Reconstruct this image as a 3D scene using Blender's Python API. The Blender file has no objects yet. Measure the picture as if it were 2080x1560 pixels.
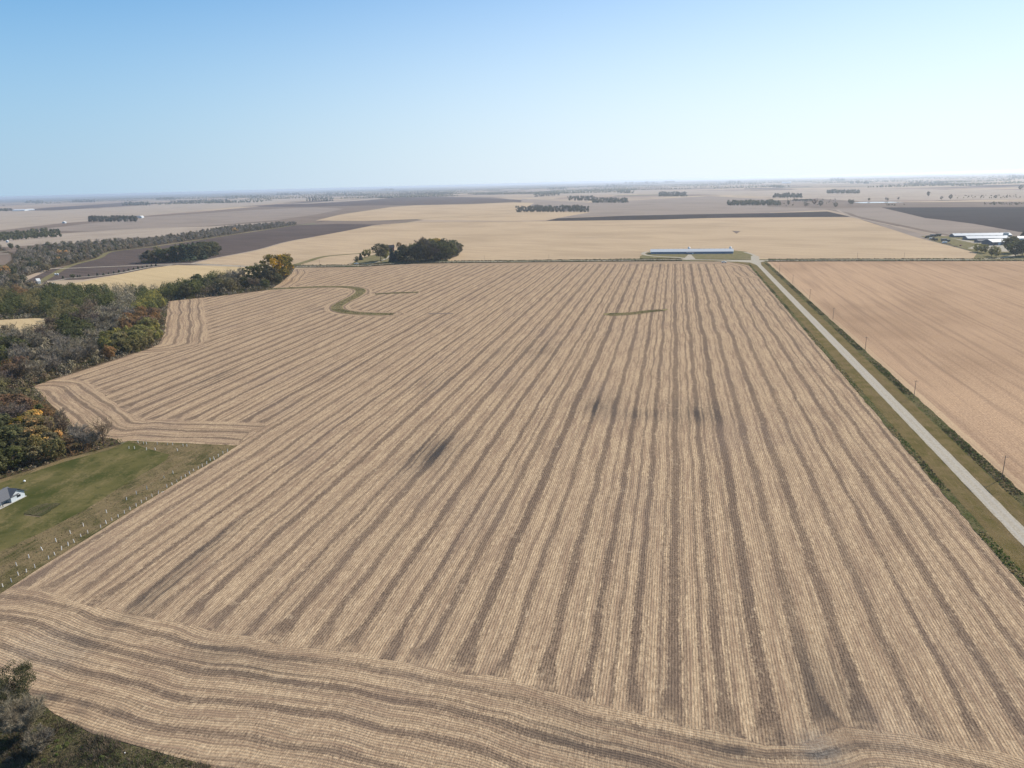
import bpy, math, random
import numpy as np
from mathutils import Vector, Matrix
from mathutils.geometry import delaunay_2d_cdt, tessellate_polygon
R_ = math.radians
scene = bpy.context.scene
COL = scene.collection
rng = np.random.default_rng(7)
random.seed(7)

# ---------------------------------------------------------------- camera
FPX, CAMH = 1442.0, 120.0                 # focal length in photograph pixels, height above the fields
ROLL = math.atan(55 / 2080.0)
PITCH = math.atan(407.4 / FPX)
cr_, sr_ = math.cos(ROLL), math.sin(ROLL)
ct_, st_ = math.cos(PITCH), math.sin(PITCH)
R0 = Vector((1, 0, 0)); U0 = Vector((0, st_, ct_)); FW = Vector((0, ct_, -st_))
CR = cr_ * R0 - sr_ * U0
CU = sr_ * R0 + cr_ * U0
cam_data = bpy.data.cameras.new('camera')
cam = bpy.data.objects.new('camera', cam_data); COL.objects.link(cam)
m = Matrix((CR, CU, -FW)).transposed().to_4x4()
m.translation = Vector((0, 0, CAMH))
cam.matrix_world = m
cam_data.sensor_width = 36.0
cam_data.lens = 36.0 * FPX / 2080.0
cam_data.clip_start = 0.5
cam_data.clip_end = 400000.0
scene.camera = cam

def at(x, y, z=0.0):                      # where the sight line through a photograph pixel meets height z
    d = FW + CR * ((x - 1040) / FPX) + CU * (-(y - 780) / FPX)
    t = (z - CAMH) / d.z
    return (d.x * t, d.y * t)
def proj(x, y, z=0.0):
    v = Vector((x, y, z - CAMH)); c = v.dot(FW)
    return (1040 + FPX * v.dot(CR) / c, 780 - FPX * v.dot(CU) / c)
def hz(x): return 400 - 0.0264 * x
def hpx(px, py, n): return CAMH * n / (py - hz(px))      # metres for n pixels of height at that ground point

# ---------------------------------------------------------------- world, sun, exposure
SUN_EL, SUN_AZ = 37.0, 56.0               # azimuth to the right of the viewing direction
world = bpy.data.worlds.new('World'); scene.world = world
world.use_nodes = True
wn = world.node_tree.nodes; wl = world.node_tree.links
bg = wn['Background']
sky = wn.new('ShaderNodeTexSky'); sky.sky_type = 'NISHITA'; sky.sun_disc = False
sky.sun_elevation = R_(SUN_EL); sky.sun_rotation = R_(SUN_AZ)
sky.altitude = 300; sky.air_density = 1.0; sky.dust_density = 0.25; sky.ozone_density = 3.0
def wnode(t, **kw):
    n = wn.new(t)
    for k, v in kw.items(): setattr(n, k, v)
    return n
# the thick low air of a dry autumn day: the sky pales towards the horizon, most on the side of the sun
tcw = wnode('ShaderNodeTexCoord'); spw = wnode('ShaderNodeSeparateXYZ'); wl.new(tcw.outputs['Generated'], spw.inputs[0])
dotw = wnode('ShaderNodeVectorMath', operation='DOT_PRODUCT'); wl.new(tcw.outputs['Generated'], dotw.inputs[0])
dotw.inputs[1].default_value = (math.sin(R_(SUN_AZ)), math.cos(R_(SUN_AZ)), 0)
mrA = wnode('ShaderNodeMapRange', interpolation_type='SMOOTHSTEP'); wl.new(dotw.outputs['Value'], mrA.inputs[0]); mrA.inputs[1].default_value = -0.12; mrA.inputs[2].default_value = 1.0
mxA = wnode('ShaderNodeMix', data_type='RGBA'); wl.new(mrA.outputs[0], mxA.inputs[0]); mxA.inputs[6].default_value = (3.1, 4.25, 5.45, 1); mxA.inputs[7].default_value = (6.5, 7.1, 7.5, 1)
mrE = wnode('ShaderNodeMapRange', interpolation_type='SMOOTHSTEP'); wl.new(spw.outputs[2], mrE.inputs[0])
for i_, v_ in ((1, -0.02), (2, 0.34), (3, 0.97), (4, 0.12)): mrE.inputs[i_].default_value = v_
tint = wnode('ShaderNodeMix', data_type='RGBA', blend_type='MULTIPLY'); tint.inputs[0].default_value = 1; wl.new(sky.outputs[0], tint.inputs[6]); 
tcm = wnode('ShaderNodeMix', data_type='RGBA'); wl.new(mrA.outputs[0], tcm.inputs[0]); tcm.inputs[6].default_value = (0.20, 0.80, 1.08, 1); tcm.inputs[7].default_value = (0.74, 0.90, 1.0, 1); wl.new(tcm.outputs[2], tint.inputs[7])
mxE = wnode('ShaderNodeMix', data_type='RGBA'); wl.new(mrE.outputs[0], mxE.inputs[0]); wl.new(tint.outputs[2], mxE.inputs[6]); wl.new(mxA.outputs[2], mxE.inputs[7])
wl.new(mxE.outputs[2], bg.inputs[0]); bg.inputs[1].default_value = 0.105
sd = bpy.data.lights.new('sun', 'SUN'); sd.energy = 4.9; sd.angle = R_(0.53); sd.color = (1.0, 0.91, 0.79)
so = bpy.data.objects.new('sun', sd); COL.objects.link(so)
sdir = Vector((math.sin(R_(SUN_AZ)) * math.cos(R_(SUN_EL)), math.cos(R_(SUN_AZ)) * math.cos(R_(SUN_EL)), math.sin(R_(SUN_EL))))
so.rotation_euler = sdir.to_track_quat('Z', 'Y').to_euler()
so.location = (0, 0, 110)
vs = scene.view_settings
vs.view_transform = 'Standard'; vs.look = 'None'; vs.exposure = 0.44; vs.gamma = 1.0
scene.cycles.volume_bounces = 1
scene.cycles.max_bounces = 5
scene.cycles.diffuse_bounces = 2
scene.cycles.transmission_bounces = 3
scene.cycles.use_denoising = True
scene.cycles.denoiser = 'OPENIMAGEDENOISE'

# ---------------------------------------------------------------- frame of the main road (u across to the right, v away)
_a = Vector(at(1650, 650)); _b = Vector(at(1976, 985))
RO = _b.copy(); RV = (_a - _b).normalized(); RU = Vector((RV.y, -RV.x))
def uv2w(u, v): p = RO + RU * u + RV * v; return (p.x, p.y)
def w2uv(x, y): d = Vector((x, y)) - RO; return (d.dot(RU), d.dot(RV))

# ---------------------------------------------------------------- node helper
class X:
    def __init__(s, g, k): s.g, s.k = g, k
    def __add__(s, o): return s.g.m('ADD', s, o)
    def __radd__(s, o): return s.g.m('ADD', s, o)
    def __sub__(s, o): return s.g.m('SUBTRACT', s, o)
    def __rsub__(s, o): return s.g.m('SUBTRACT', o, s)
    def __mul__(s, o): return s.g.m('MULTIPLY', s, o)
    def __rmul__(s, o): return s.g.m('MULTIPLY', s, o)
    def __truediv__(s, o): return s.g.m('DIVIDE', s, o)
class G:
    def __init__(s, name):
        s.mat = bpy.data.materials.new(name); s.mat.use_nodes = True
        s.t = s.mat.node_tree; s.n = s.t.nodes; s.l = s.t.links
        s.bsdf = s.n['Principled BSDF']
        s.bsdf.inputs['Roughness'].default_value = 0.9
        s.bsdf.inputs['Specular IOR Level'].default_value = 0.0
        g = s.n.new('ShaderNodeNewGeometry'); s.P = X(s, g.outputs['Position'])
        sp = s.n.new('ShaderNodeSeparateXYZ'); s.l.new(g.outputs['Position'], sp.inputs[0])
        s.x, s.y, s.z = (X(s, sp.outputs[i]) for i in range(3))
    def set(s, inp, v):
        if isinstance(v, X): s.l.new(v.k, inp)
        elif isinstance(v, (tuple, list)): inp.default_value = (*v, 1.0) if len(v) == 3 and len(inp.default_value) == 4 else v
        else: inp.default_value = v
    def m(s, op, a, b=0.0, c=None, clamp=False):
        n = s.n.new('ShaderNodeMath'); n.operation = op; n.use_clamp = clamp
        s.set(n.inputs[0], a); s.set(n.inputs[1], b)
        if c is not None: s.set(n.inputs[2], c)
        return X(s, n.outputs[0])
    def frac(s, a): return s.m('FRACT', a)
    def ss(s, a, lo, hi):                # smooth step of a between lo and hi
        n = s.n.new('ShaderNodeMapRange'); n.interpolation_type = 'SMOOTHSTEP'
        s.set(n.inputs[0], a); s.set(n.inputs[1], lo); s.set(n.inputs[2], hi)
        return X(s, n.outputs[0])
    def vec(s, a, b, c=0.0):
        n = s.n.new('ShaderNodeCombineXYZ')
        for i, v in enumerate((a, b, c)): s.set(n.inputs[i], v)
        return X(s, n.outputs[0])
    def noise(s, v, scale=1.0, detail=2.0, rough=0.55):
        n = s.n.new('ShaderNodeTexNoise'); s.set(n.inputs['Vector'], v)
        n.inputs['Scale'].default_value = scale; n.inputs['Detail'].default_value = detail; n.inputs['Roughness'].default_value = rough
        return X(s, n.outputs[0])
    def white(s, v):
        n = s.n.new('ShaderNodeTexWhiteNoise'); n.noise_dimensions = '3D'; s.set(n.inputs['Vector'], v)
        return X(s, n.outputs['Value'])
    def mix(s, f, a, b):
        n = s.n.new('ShaderNodeMix'); n.data_type = 'RGBA'; n.clamp_factor = True
        s.set(n.inputs[0], f); s.set(n.inputs[6], a); s.set(n.inputs[7], b)
        return X(s, n.outputs[2])
    def ramp(s, f, stops, const=False):
        n = s.n.new('ShaderNodeValToRGB'); s.set(n.inputs[0], f)
        cr = n.color_ramp
        if const: cr.interpolation = 'CONSTANT'
        while len(cr.elements) < len(stops): cr.elements.new(0.5)
        for e, (p, c) in zip(cr.elements, stops): e.position = p; e.color = (*c, 1)
        return X(s, n.outputs[0])
    def attr(s, name):
        n = s.n.new('ShaderNodeAttribute'); n.attribute_name = name; return X(s, n.outputs['Fac'])
    def attrv(s, name):
        n = s.n.new('ShaderNodeAttribute'); n.attribute_name = name; return X(s, n.outputs['Vector'])
    def rand(s): n = s.n.new('ShaderNodeObjectInfo'); return X(s, n.outputs['Random'])
    def hsv(s, c, h, sat, v):
        n = s.n.new('ShaderNodeHueSaturation'); s.set(n.inputs['Color'], c)
        s.set(n.inputs['Hue'], h); s.set(n.inputs['Saturation'], sat); s.set(n.inputs['Value'], v); return X(s, n.outputs[0])
    def uv(s):                           # ground frame of the main road
        u = (s.x - RO.x) * RU.x + (s.y - RO.y) * RU.y
        v = (s.x - RO.x) * RV.x + (s.y - RO.y) * RV.y
        return u, v
    def bump(s, h, strength=0.5, dist=0.2):
        n = s.n.new('ShaderNodeBump'); n.inputs['Strength'].default_value = strength; n.inputs['Distance'].default_value = dist
        s.set(n.inputs['Height'], h); s.l.new(n.outputs[0], s.bsdf.inputs['Normal'])
    def out(s, c): s.set(s.bsdf.inputs['Base Color'], c); return s.mat

def plain(name, col, rough=0.6, metal=0.0, var=0.12, scale=0.6, spec=0.3):
    g = G(name)
    n = g.noise(g.P, scale, 3)
    c = g.mix(n, tuple(v * (1 - var) for v in col), tuple(min(1, v * (1 + var)) for v in col))
    g.bsdf.inputs['Roughness'].default_value = rough; g.bsdf.inputs['Metallic'].default_value = metal
    g.bsdf.inputs['Specular IOR Level'].default_value = spec
    return g.out(c)

# ---------------------------------------------------------------- mesh helpers
def mesh_of(name, verts, faces, mat=None, slots=None, fm=None, smooth=False):
    me = bpy.data.meshes.new(name)
    me.from_pydata([tuple(map(float, v)) for v in verts], [], [tuple(map(int, f)) for f in faces])
    for mt in (slots if slots else ([mat] if mat else [])): me.materials.append(mt)
    if fm is not None: me.polygons.foreach_set('material_index', np.asarray(fm, dtype=np.int32))
    if smooth: me.polygons.foreach_set('use_smooth', [True] * len(me.polygons))
    me.update(); return me
def link(name, me, parent=None, loc=None, rz=0.0, sc=None):
    o = bpy.data.objects.new(name, me); COL.objects.link(o)
    if parent is not None: o.parent = parent
    if loc is not None: o.location = loc
    if rz: o.rotation_euler = (0, 0, rz)
    if sc is not None: o.scale = sc if isinstance(sc, (tuple, list)) else (sc, sc, sc)
    return o
def tag(o, label=None, cat=None, group=None, kind=None):
    if label: o['label'] = label
    if cat: o['category'] = cat
    if group: o['group'] = group
    if kind: o['kind'] = kind
    return o
def thing(name, label, cat, loc, rz=0.0, group=None):
    return tag(link(name, None, None, loc, rz), label, cat, group)
class MB:                                # collects shapes into one mesh
    def __init__(s): s.v, s.f, s.m = [], [], []
    def add(s, vs, fs, mi=0):
        b = len(s.v); s.v += [tuple(v) for v in vs]; s.f += [tuple(i + b for i in f) for f in fs]; s.m += [mi] * len(fs)
    def box(s, x0, x1, y0, y1, z0, z1, mi=0):
        s.add([(x0, y0, z0), (x1, y0, z0), (x1, y1, z0), (x0, y1, z0), (x0, y0, z1), (x1, y0, z1), (x1, y1, z1), (x0, y1, z1)],
              [(0, 3, 2, 1), (4, 5, 6, 7), (0, 1, 5, 4), (1, 2, 6, 5), (2, 3, 7, 6), (3, 0, 4, 7)], mi)
    def prism(s, prof, x0, x1, mi=0, axis='x'):      # profile (y,z) pushed along x
        n = len(prof)
        if axis == 'x': vs = [(x0, a, b) for a, b in prof] + [(x1, a, b) for a, b in prof]
        else: vs = [(a, x0, b) for a, b in prof] + [(a, x1, b) for a, b in prof]
        s.add(vs, [tuple(range(n))[::-1], tuple(range(n, 2 * n))] + [(i, (i + 1) % n, n + (i + 1) % n, n + i) for i in range(n)], mi)
    def tube(s, p0, p1, r0, r1, seg=8, mi=0, caps=True):
        p0, p1 = Vector(p0), Vector(p1); d = (p1 - p0).normalized()
        a = d.orthogonal().normalized(); b = d.cross(a)
        vs = []
        for p, r in ((p0, r0), (p1, r1)):
            for k in range(seg):
                t = 2 * math.pi * k / seg; vs.append(p + (a * math.cos(t) + b * math.sin(t)) * r)
        fs = [(i, (i + 1) % seg, seg + (i + 1) % seg, seg + i) for i in range(seg)]
        if caps: fs += [tuple(range(seg))[::-1], tuple(range(seg, 2 * seg))]
        s.add(vs, fs, mi)
    def wheel(s, x, y, r, w, mi=0): s.tube((x, y - w / 2, r), (x, y + w / 2, r), r, r, 14, mi)
    def build(s, name, mats, parent=None, loc=None, rz=0.0, smooth=False):
        mats = mats if isinstance(mats, (list, tuple)) else [mats]
        return link(name, mesh_of(name, s.v, s.f, slots=mats, fm=s.m, smooth=smooth), parent, loc, rz)

ZL = [0.0]
def nextz(): ZL[0] += 0.006; return ZL[0]
def W(pts): return [at(*p) for p in pts]
def subdiv_wob(poly, step, amp, seed):
    r = random.Random(seed); out = []
    n = len(poly)
    for i in range(n):
        a, b = Vector(poly[i]), Vector(poly[(i + 1) % n]); L = (b - a).length
        k = max(1, min(60, int(L / step)))
        nrm = Vector((-(b - a).y, (b - a).x)).normalized() if L > 0 else Vector((0, 0))
        for j in range(k):
            p = a.lerp(b, j / k)
            if j: p = p + nrm * r.uniform(-amp, amp)
            out.append((p.x, p.y))
    return out
def sheet(name, poly, mat, z=None, kind='structure', wob=None, label=None, cat=None):
    if wob: poly = subdiv_wob(poly, wob[0], wob[1], hash(len(poly)) % 99)
    z = nextz() if z is None else z
    v3 = [Vector((x, y, 0)) for x, y in poly]
    tris = tessellate_polygon([v3])
    me = mesh_of(name, [(x, y, z) for x, y in poly], tris, mat)
    up = np.array([p.normal.z for p in me.polygons])
    if (up < 0).any():
        fs = [tuple(p.vertices)[::-1] if p.normal.z < 0 else tuple(p.vertices) for p in me.polygons]
        me = mesh_of(name, [(x, y, z) for x, y in poly], fs, mat)
    return tag(link(name, me), label, cat, kind=kind)
def ribbon(name, pts, widths, mat, z=None, kind='structure', label=None, cat=None):
    pts = [Vector(p) for p in pts]; z = nextz() if z is None else z
    if not isinstance(widths, (list, tuple)): widths = [widths] * len(pts)
    L, Rr = [], []
    for i, p in enumerate(pts):
        t = (pts[min(i + 1, len(pts) - 1)] - pts[max(i - 1, 0)]).normalized(); n = Vector((-t.y, t.x))
        L.append(p + n * widths[i] / 2); Rr.append(p - n * widths[i] / 2)
    vs = [(p.x, p.y, z) for p in L] + [(p.x, p.y, z) for p in Rr]; k = len(pts)
    return tag(link(name, mesh_of(name, vs, [(i + k, i + 1 + k, i + 1, i) for i in range(k - 1)], mat)), label, cat, kind=kind)
def smooth_line(pts, n=6):               # Catmull-Rom through world points
    P = [Vector(p) for p in pts]; out = []
    for i in range(len(P) - 1):
        a, b, c, d = P[max(i - 1, 0)], P[i], P[i + 1], P[min(i + 2, len(P) - 1)]
        for j in range(n):
            t = j / n
            out.append(0.5 * ((2 * b) + (c - a) * t + (2 * a - 5 * b + 4 * c - d) * t * t + (3 * b - a - 3 * c + d) * t ** 3))
    out.append(P[-1]); return [(p.x, p.y) for p in out]
def inside(poly, X_, Y_):
    X_ = np.asarray(X_); Y_ = np.asarray(Y_); r = np.zeros(X_.shape, bool); n = len(poly)
    for i in range(n):
        x1, y1 = poly[i]; x2, y2 = poly[(i + 1) % n]
        if y1 == y2: continue
        c = ((y1 > Y_) != (y2 > Y_)) & (X_ < (x2 - x1) * (Y_ - y1) / (y2 - y1) + x1); r ^= c
    return r
def linedist(P, line, cap=False):        # distance of points to an open polyline
    best = np.full(len(P), 1e9); over = np.zeros(len(P), bool)
    for a, b in zip(line[:-1], line[1:]):
        a = np.array(a); b = np.array(b); ab = b - a
        t = np.clip(((P - a) @ ab) / (ab @ ab), 0, 1)
        dd = np.hypot(*(P - a - t[:, None] * ab).T); k = dd < best
        over[k] = (t[k] >= 1) & (b[0] == line[-1][0]) & (b[1] == line[-1][1]); best = np.minimum(best, dd)
    if cap: best[over] = 1e9
    return best
def poisson(poly, spacing, seed=0, jitter=0.38):
    r = np.random.default_rng(seed)
    A = np.array(poly); x0, y0 = A.min(0); x1, y1 = A.max(0)
    gx, gy = np.meshgrid(np.arange(x0, x1, spacing), np.arange(y0, y1, spacing * 0.87))
    gx = gx + (np.arange(gx.shape[0]) % 2)[:, None] * spacing / 2
    p = np.stack([gx.ravel(), gy.ravel()], 1) + r.uniform(-jitter, jitter, (gx.size, 2)) * spacing
    return p[inside(poly, p[:, 0], p[:, 1])]

# ---------------------------------------------------------------- field materials
def stripes(g, c, l, per, w0, seed, widen=None, rag=0.0):
    """darkness of the bare strips between windrows: c metres across, l metres along"""
    wob = (g.noise(g.vec(l * 0.02, c * 0.004, seed), 1, 2) - 0.5) * 4.0 + (g.noise(g.vec(l * 0.06, c * 0.06, seed + 3), 1, 3) - 0.5) * 1.8
    q = (c + wob) / per
    k = g.m('FLOOR', q)
    rn = g.white(g.vec(k, seed, 1.0))
    f = g.frac(q)
    sh = 0.0
    if widen is not None: par = g.m('MODULO', g.m('ABSOLUTE', k), 2.0) * 2 - 1; sh = par * widen * 0.62
    d = g.m('ABSOLUTE', f - 0.5 + (rn - 0.5) * 0.12 + sh)
    hw = w0 * (0.62 + rn * 0.6) + (g.noise(g.vec(l * 0.05, k * 3.1, seed + 5), 1, 2) - 0.5) * 0.12
    if widen is not None: hw = hw + widen * (0.65 + rn * 0.6)
    d = d + rag
    main = (1 - g.ss(d, hw - 0.075, hw + 0.055)) * (0.78 + 0.22 * g.white(g.vec(k, seed, 6.0))) * (0.82 + 0.42 * g.noise(g.vec(l * 0.012, k * 2.3, seed + 8), 1, 3))
    d2 = g.m('ABSOLUTE', f - 0.05 - rn * 0.1)
    r2 = g.white(g.vec(k, seed, 4.0))
    sec = (1 - g.ss(d2 + rag * 0.6, 0.02, 0.09)) * (0.15 + 0.6 * r2)
    d3 = g.m('ABSOLUTE', f - 0.8 + rn * 0.08)
    third = (1 - g.ss(d3 + rag * 0.6, 0.01, 0.07)) * (0.1 + 0.45 * g.white(g.vec(k, seed, 9.0)))
    return g.m('MAXIMUM', main, g.m('MAXIMUM', sec, third)), k

def striped_material():
    g = G('striped_corn_stubble')
    u, v = g.uv()
    hd, hs = g.attr('hd'), g.attr('hs')
    wet = g.attr('wet'); pale = g.attr('pale')
    spk = g.noise(g.P, 1.5, 5, 0.8)
    st = g.noise(g.vec(u * 2.6, v * 0.35, 0), 1, 4, 0.7)
    rag = (spk - 0.5) * 0.20 + (st - 0.5) * 0.18
    hm = g.m('LESS_THAN', hd + (g.noise(g.vec(u * 0.05, v * 0.05, 0), 1, 4, 0.6) - 0.5) * 0.20, 1.0)
    hs = hs + (g.noise(g.vec(u * 0.014, v * 0.014, 7), 1, 3, 0.6) - 0.5) * 11.0
    wid = g.m('SUBTRACT', 1.0, (hd - 1.0) * (2.3 + 2.6 * g.noise(g.vec(u * 0.09, 0.0, 3.0), 1, 1)), clamp=True) * 0.17
    s1, _ = stripes(g, u + 1.6, v, 10.8, 0.150, 1.0, wid, rag)
    s2, _ = stripes(g, hs, u + v * 0.3, 9.6, 0.13, 7.0, None, rag)
    s2 = s2 * 1.0 * g.ss(hd, 1.0, 0.93)
    dark = g.m('MULTIPLY', s1, 1 - hm) + s2 * hm
    cc = u * (1 - hm) + hs * hm
    # corn rows 0.76 m apart, straw thrown along them
    row = g.m('SINE', (cc + (spk - 0.5) * 0.5) * (2 * math.pi / 0.76)) * 0.5 + 0.5
    st2 = g.noise(g.vec(cc * 0.55, v * 0.03 * (1 - hm) + u * 0.03 * hm, 4), 1, 4, 0.7)
    big = g.noise(g.P, 0.008, 3)
    mid = g.noise(g.vec(u * 0.03, v * 0.012, 9), 1, 3)
    fine = st * 0.58 + spk * 0.42
    straw = g.mix(g.ss(fine, 0.36, 0.66), (0.262, 0.176, 0.108), (0.61, 0.458, 0.290))
    straw = g.mix(g.ss(st2, 0.40, 0.66) * 0.75, straw, (0.225, 0.150, 0.102))
    soil = g.mix(g.ss(spk * 0.6 + st * 0.4, 0.34, 0.68), (0.062, 0.045, 0.034), (0.30, 0.212, 0.144))
    near_soil = g.mix(g.ss(mid, 0.35, 0.7) * 0.6, soil, (0.125, 0.091, 0.070))
    scuff = g.noise(g.vec(u * 0.22, v * 0.22, 11), 1, 4, 0.7)      # straw dropped and spread where the machines turned
    seam = (1 - g.ss(g.m('ABSOLUTE', hd - 1.0), 0.02, 0.16)) * g.ss(scuff, 0.40, 0.58)
    dark = dark * (1 - seam * 0.8)
    d = g.m('MULTIPLY', dark, 0.78 + big * 0.4, clamp=True)
    c = g.mix(d, straw, near_soil)
    c = g.mix(row * g.ss(st, 0.3, 0.6) * 0.13, c, (0.13, 0.095, 0.07))
    clump = g.noise(g.vec(u * 0.38, v * 0.20, 13), 1, 5, 0.75); c = g.mix(g.ss(clump, 0.52, 0.70) * 0.38, c, (0.19, 0.132, 0.090)); c = g.mix((1 - g.ss(clump, 0.30, 0.44)) * 0.40, c, (0.60, 0.46, 0.30))
    c = g.mix(g.ss(mid, 0.5, 0.8) * 0.25, c, (0.20, 0.145, 0.115))
    c = g.mix(g.m('MULTIPLY', wet * g.ss(spk * 0.45 + st2 * 0.35 + st * 0.2, 0.32, 0.53), 0.42 + d * 0.75, clamp=True), c, (0.062, 0.054, 0.049))
    c = g.mix(pale * g.ss(spk, 0.3, 0.7) * 0.8, c, (0.36, 0.31, 0.25))
    g.bump(fine * 1.0 + row * 0.25, 0.9, 0.35)
    return g.out(c)

def stubble(name, c1, c2, c3=None, per=6.0, amt=0.35, ang=0.0, rows=0.76, scale=1.0, patch=0.5):
    """a harvested or ploughed field: fine speckle, faint strips along the rows, broad patches"""
    g = G(name)
    u, v = g.uv()
    if ang:
        ca, sa = math.cos(R_(ang)), math.sin(R_(ang)); u, v = u * ca + v * sa, v * ca - u * sa
    fine = g.noise(g.vec(u * 1.6 / scale, v * 0.5 / scale, 0), 1, 5, 0.75)
    strip = g.noise(g.vec(u * 1.5 / per, v * 0.006, 2), 1, 3, 0.6)
    big = g.noise(g.vec(u * 0.006, v * 0.004, 5), 1, 4)
    fine = fine * 0.6 + g.noise(g.P, 2.2 / scale, 3, 0.8) * 0.4
    c = g.mix(g.ss(fine, 0.36, 0.64), c1, c2)
    trk = g.m('ABSOLUTE', g.frac(u / (per * 5.3) + g.noise(g.vec(v * 0.004, u * 0.002, 8), 1, 1) * 0.3) - 0.5)
    c = g.mix((1 - g.ss(trk, 0.01, 0.03)) * amt * 0.6, c, c3 or c1)
    c3 = c3 or tuple(x * 0.6 for x in c1)
    c = g.mix(g.ss(strip, 0.42, 0.68) * amt, c, c3)
    c = g.mix(g.ss(big, 0.42, 0.7) * patch, c, tuple(x * 0.78 for x in c1))
    if rows:
        row = g.m('SINE', u * (2 * math.pi / rows)) * 0.5 + 0.5
        c = g.mix(row * 0.22, c, c3)
    g.bump(fine, 0.6, 0.25)
    return g.out(c)

M = {}
M['striped'] = striped_material()
M['orange_field'] = stubble('orange_corn_stubble', (0.262, 0.168, 0.104), (0.58, 0.400, 0.250), (0.215, 0.145, 0.10), per=7, amt=0.5, rows=1.52)
M['tan_field'] = stubble('tan_bean_stubble', (0.360, 0.265, 0.168), (0.50, 0.380, 0.246), (0.295, 0.215, 0.142), per=9, amt=0.6, rows=0, scale=2, ang=62)
M['gold_field'] = stubble('golden_bean_stubble', (0.40, 0.30, 0.165), (0.53, 0.405, 0.235), (0.33, 0.235, 0.13), per=10, amt=0.35, rows=0, scale=2, ang=62)
M['pale_field'] = stubble('pale_grey_stubble', (0.295, 0.240, 0.188), (0.39, 0.322, 0.252), (0.225, 0.18, 0.142), per=14, amt=0.5, rows=0, scale=3)
M['lilac_field'] = stubble('grey_pink_stubble', (0.225, 0.184, 0.150), (0.295, 0.242, 0.198), (0.175, 0.140, 0.116), per=14, amt=0.55, rows=0, scale=3, ang=80)
M['brown_field'] = stubble('brown_chiselled_soil', (0.150, 0.116, 0.092), (0.235, 0.182, 0.142), (0.105, 0.082, 0.066), per=10, amt=0.5, rows=0, scale=3, ang=70)
M['dark_field'] = stubble('dark_ploughed_soil', (0.080, 0.062, 0.055), (0.130, 0.100, 0.086), (0.055, 0.044, 0.040), per=12, amt=0.6, rows=0, scale=3, ang=70)
M['black_field'] = stubble('black_ploughed_soil', (0.036, 0.030, 0.029), (0.062, 0.051, 0.047), (0.027, 0.023, 0.023), per=10, amt=0.5, rows=0, scale=3, ang=75)

def lawn_material():
    g = G('mown_lawn')
    a = g.noise(g.P, 0.035, 4); b = g.noise(g.P, 0.9, 4, 0.7); e = g.noise(g.vec(g.x * 0.13, g.y * 0.05, 3), 1, 3)
    c = g.mix(g.ss(a, 0.36, 0.62), (0.050, 0.058, 0.019), (0.125, 0.108, 0.044))
    c = g.mix(g.ss(e * 0.6 + b * 0.4, 0.46, 0.64) * 0.8, c, (0.22, 0.165, 0.082))
    q_ = g.noise(g.P, 0.16, 5, 0.7); c = g.mix(g.ss(q_, 0.5, 0.66) * 0.7, c, (0.045, 0.052, 0.018))
    c = g.mix(b * 0.5, c, (0.06, 0.066, 0.02)); g.bump(b, 0.6, 0.15)
    return g.out(c)
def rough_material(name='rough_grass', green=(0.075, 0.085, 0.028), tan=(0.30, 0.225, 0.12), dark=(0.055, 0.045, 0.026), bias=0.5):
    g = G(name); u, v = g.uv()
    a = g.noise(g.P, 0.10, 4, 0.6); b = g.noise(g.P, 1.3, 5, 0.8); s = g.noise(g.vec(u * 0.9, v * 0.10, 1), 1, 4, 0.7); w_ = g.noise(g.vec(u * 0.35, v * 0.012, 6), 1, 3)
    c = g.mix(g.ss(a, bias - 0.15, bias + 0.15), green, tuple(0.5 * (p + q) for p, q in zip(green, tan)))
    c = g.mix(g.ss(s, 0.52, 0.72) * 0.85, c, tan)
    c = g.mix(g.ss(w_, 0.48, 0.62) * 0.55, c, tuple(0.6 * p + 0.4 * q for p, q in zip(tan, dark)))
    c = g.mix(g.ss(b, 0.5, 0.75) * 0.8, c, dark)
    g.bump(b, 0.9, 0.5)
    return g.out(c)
def gravel_material():
    g = G('gravel_road'); u, v = g.uv()
    n = g.noise(g.P, 1.5, 5, 0.75); w = g.noise(g.vec(u * 0.3, v * 0.02, 0), 1, 3)
    f = g.m('ABSOLUTE', g.m('ABSOLUTE', u) - 1.5)            # two worn wheel paths each way
    c = g.mix(g.ss(n, 0.35, 0.7), (0.29, 0.255, 0.198), (0.45, 0.402, 0.32))
    c = g.mix((1 - g.ss(f, 0.2, 0.8)) * 0.6, c, (0.37, 0.345, 0.30))
    c = g.mix(g.ss(w, 0.5, 0.75) * 0.35, c, (0.30, 0.265, 0.225)); g.bump(n, 0.4, 0.1)
    return g.out(c)
M['lawn'] = lawn_material()
M['rough'] = rough_material('rough_grass', (0.075, 0.072, 0.028), (0.30, 0.215, 0.12), (0.050, 0.038, 0.024), .45)
M['verge'] = rough_material('mown_verge', (0.115, 0.095, 0.035), (0.23, 0.165, 0.085), (0.075, 0.055, 0.028), 0.5)
M['ditch'] = rough_material('ditch_weeds_ground', (0.075, 0.085, 0.030), (0.19, 0.145, 0.08), (0.05, 0.042, 0.026), 0.5)
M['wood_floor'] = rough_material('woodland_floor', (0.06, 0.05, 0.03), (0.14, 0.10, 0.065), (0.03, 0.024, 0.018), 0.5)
M['yard_grass'] = rough_material('farmyard_grass', (0.13, 0.125, 0.055), (0.25, 0.195, 0.11), (0.10, 0.085, 0.045), 0.5)
M['waterway'] = rough_material('waterway_grass', (0.15, 0.14, 0.058), (0.30, 0.23, 0.12), (0.06, 0.05, 0.03), 0.45)
M['gravel'] = gravel_material()

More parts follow.
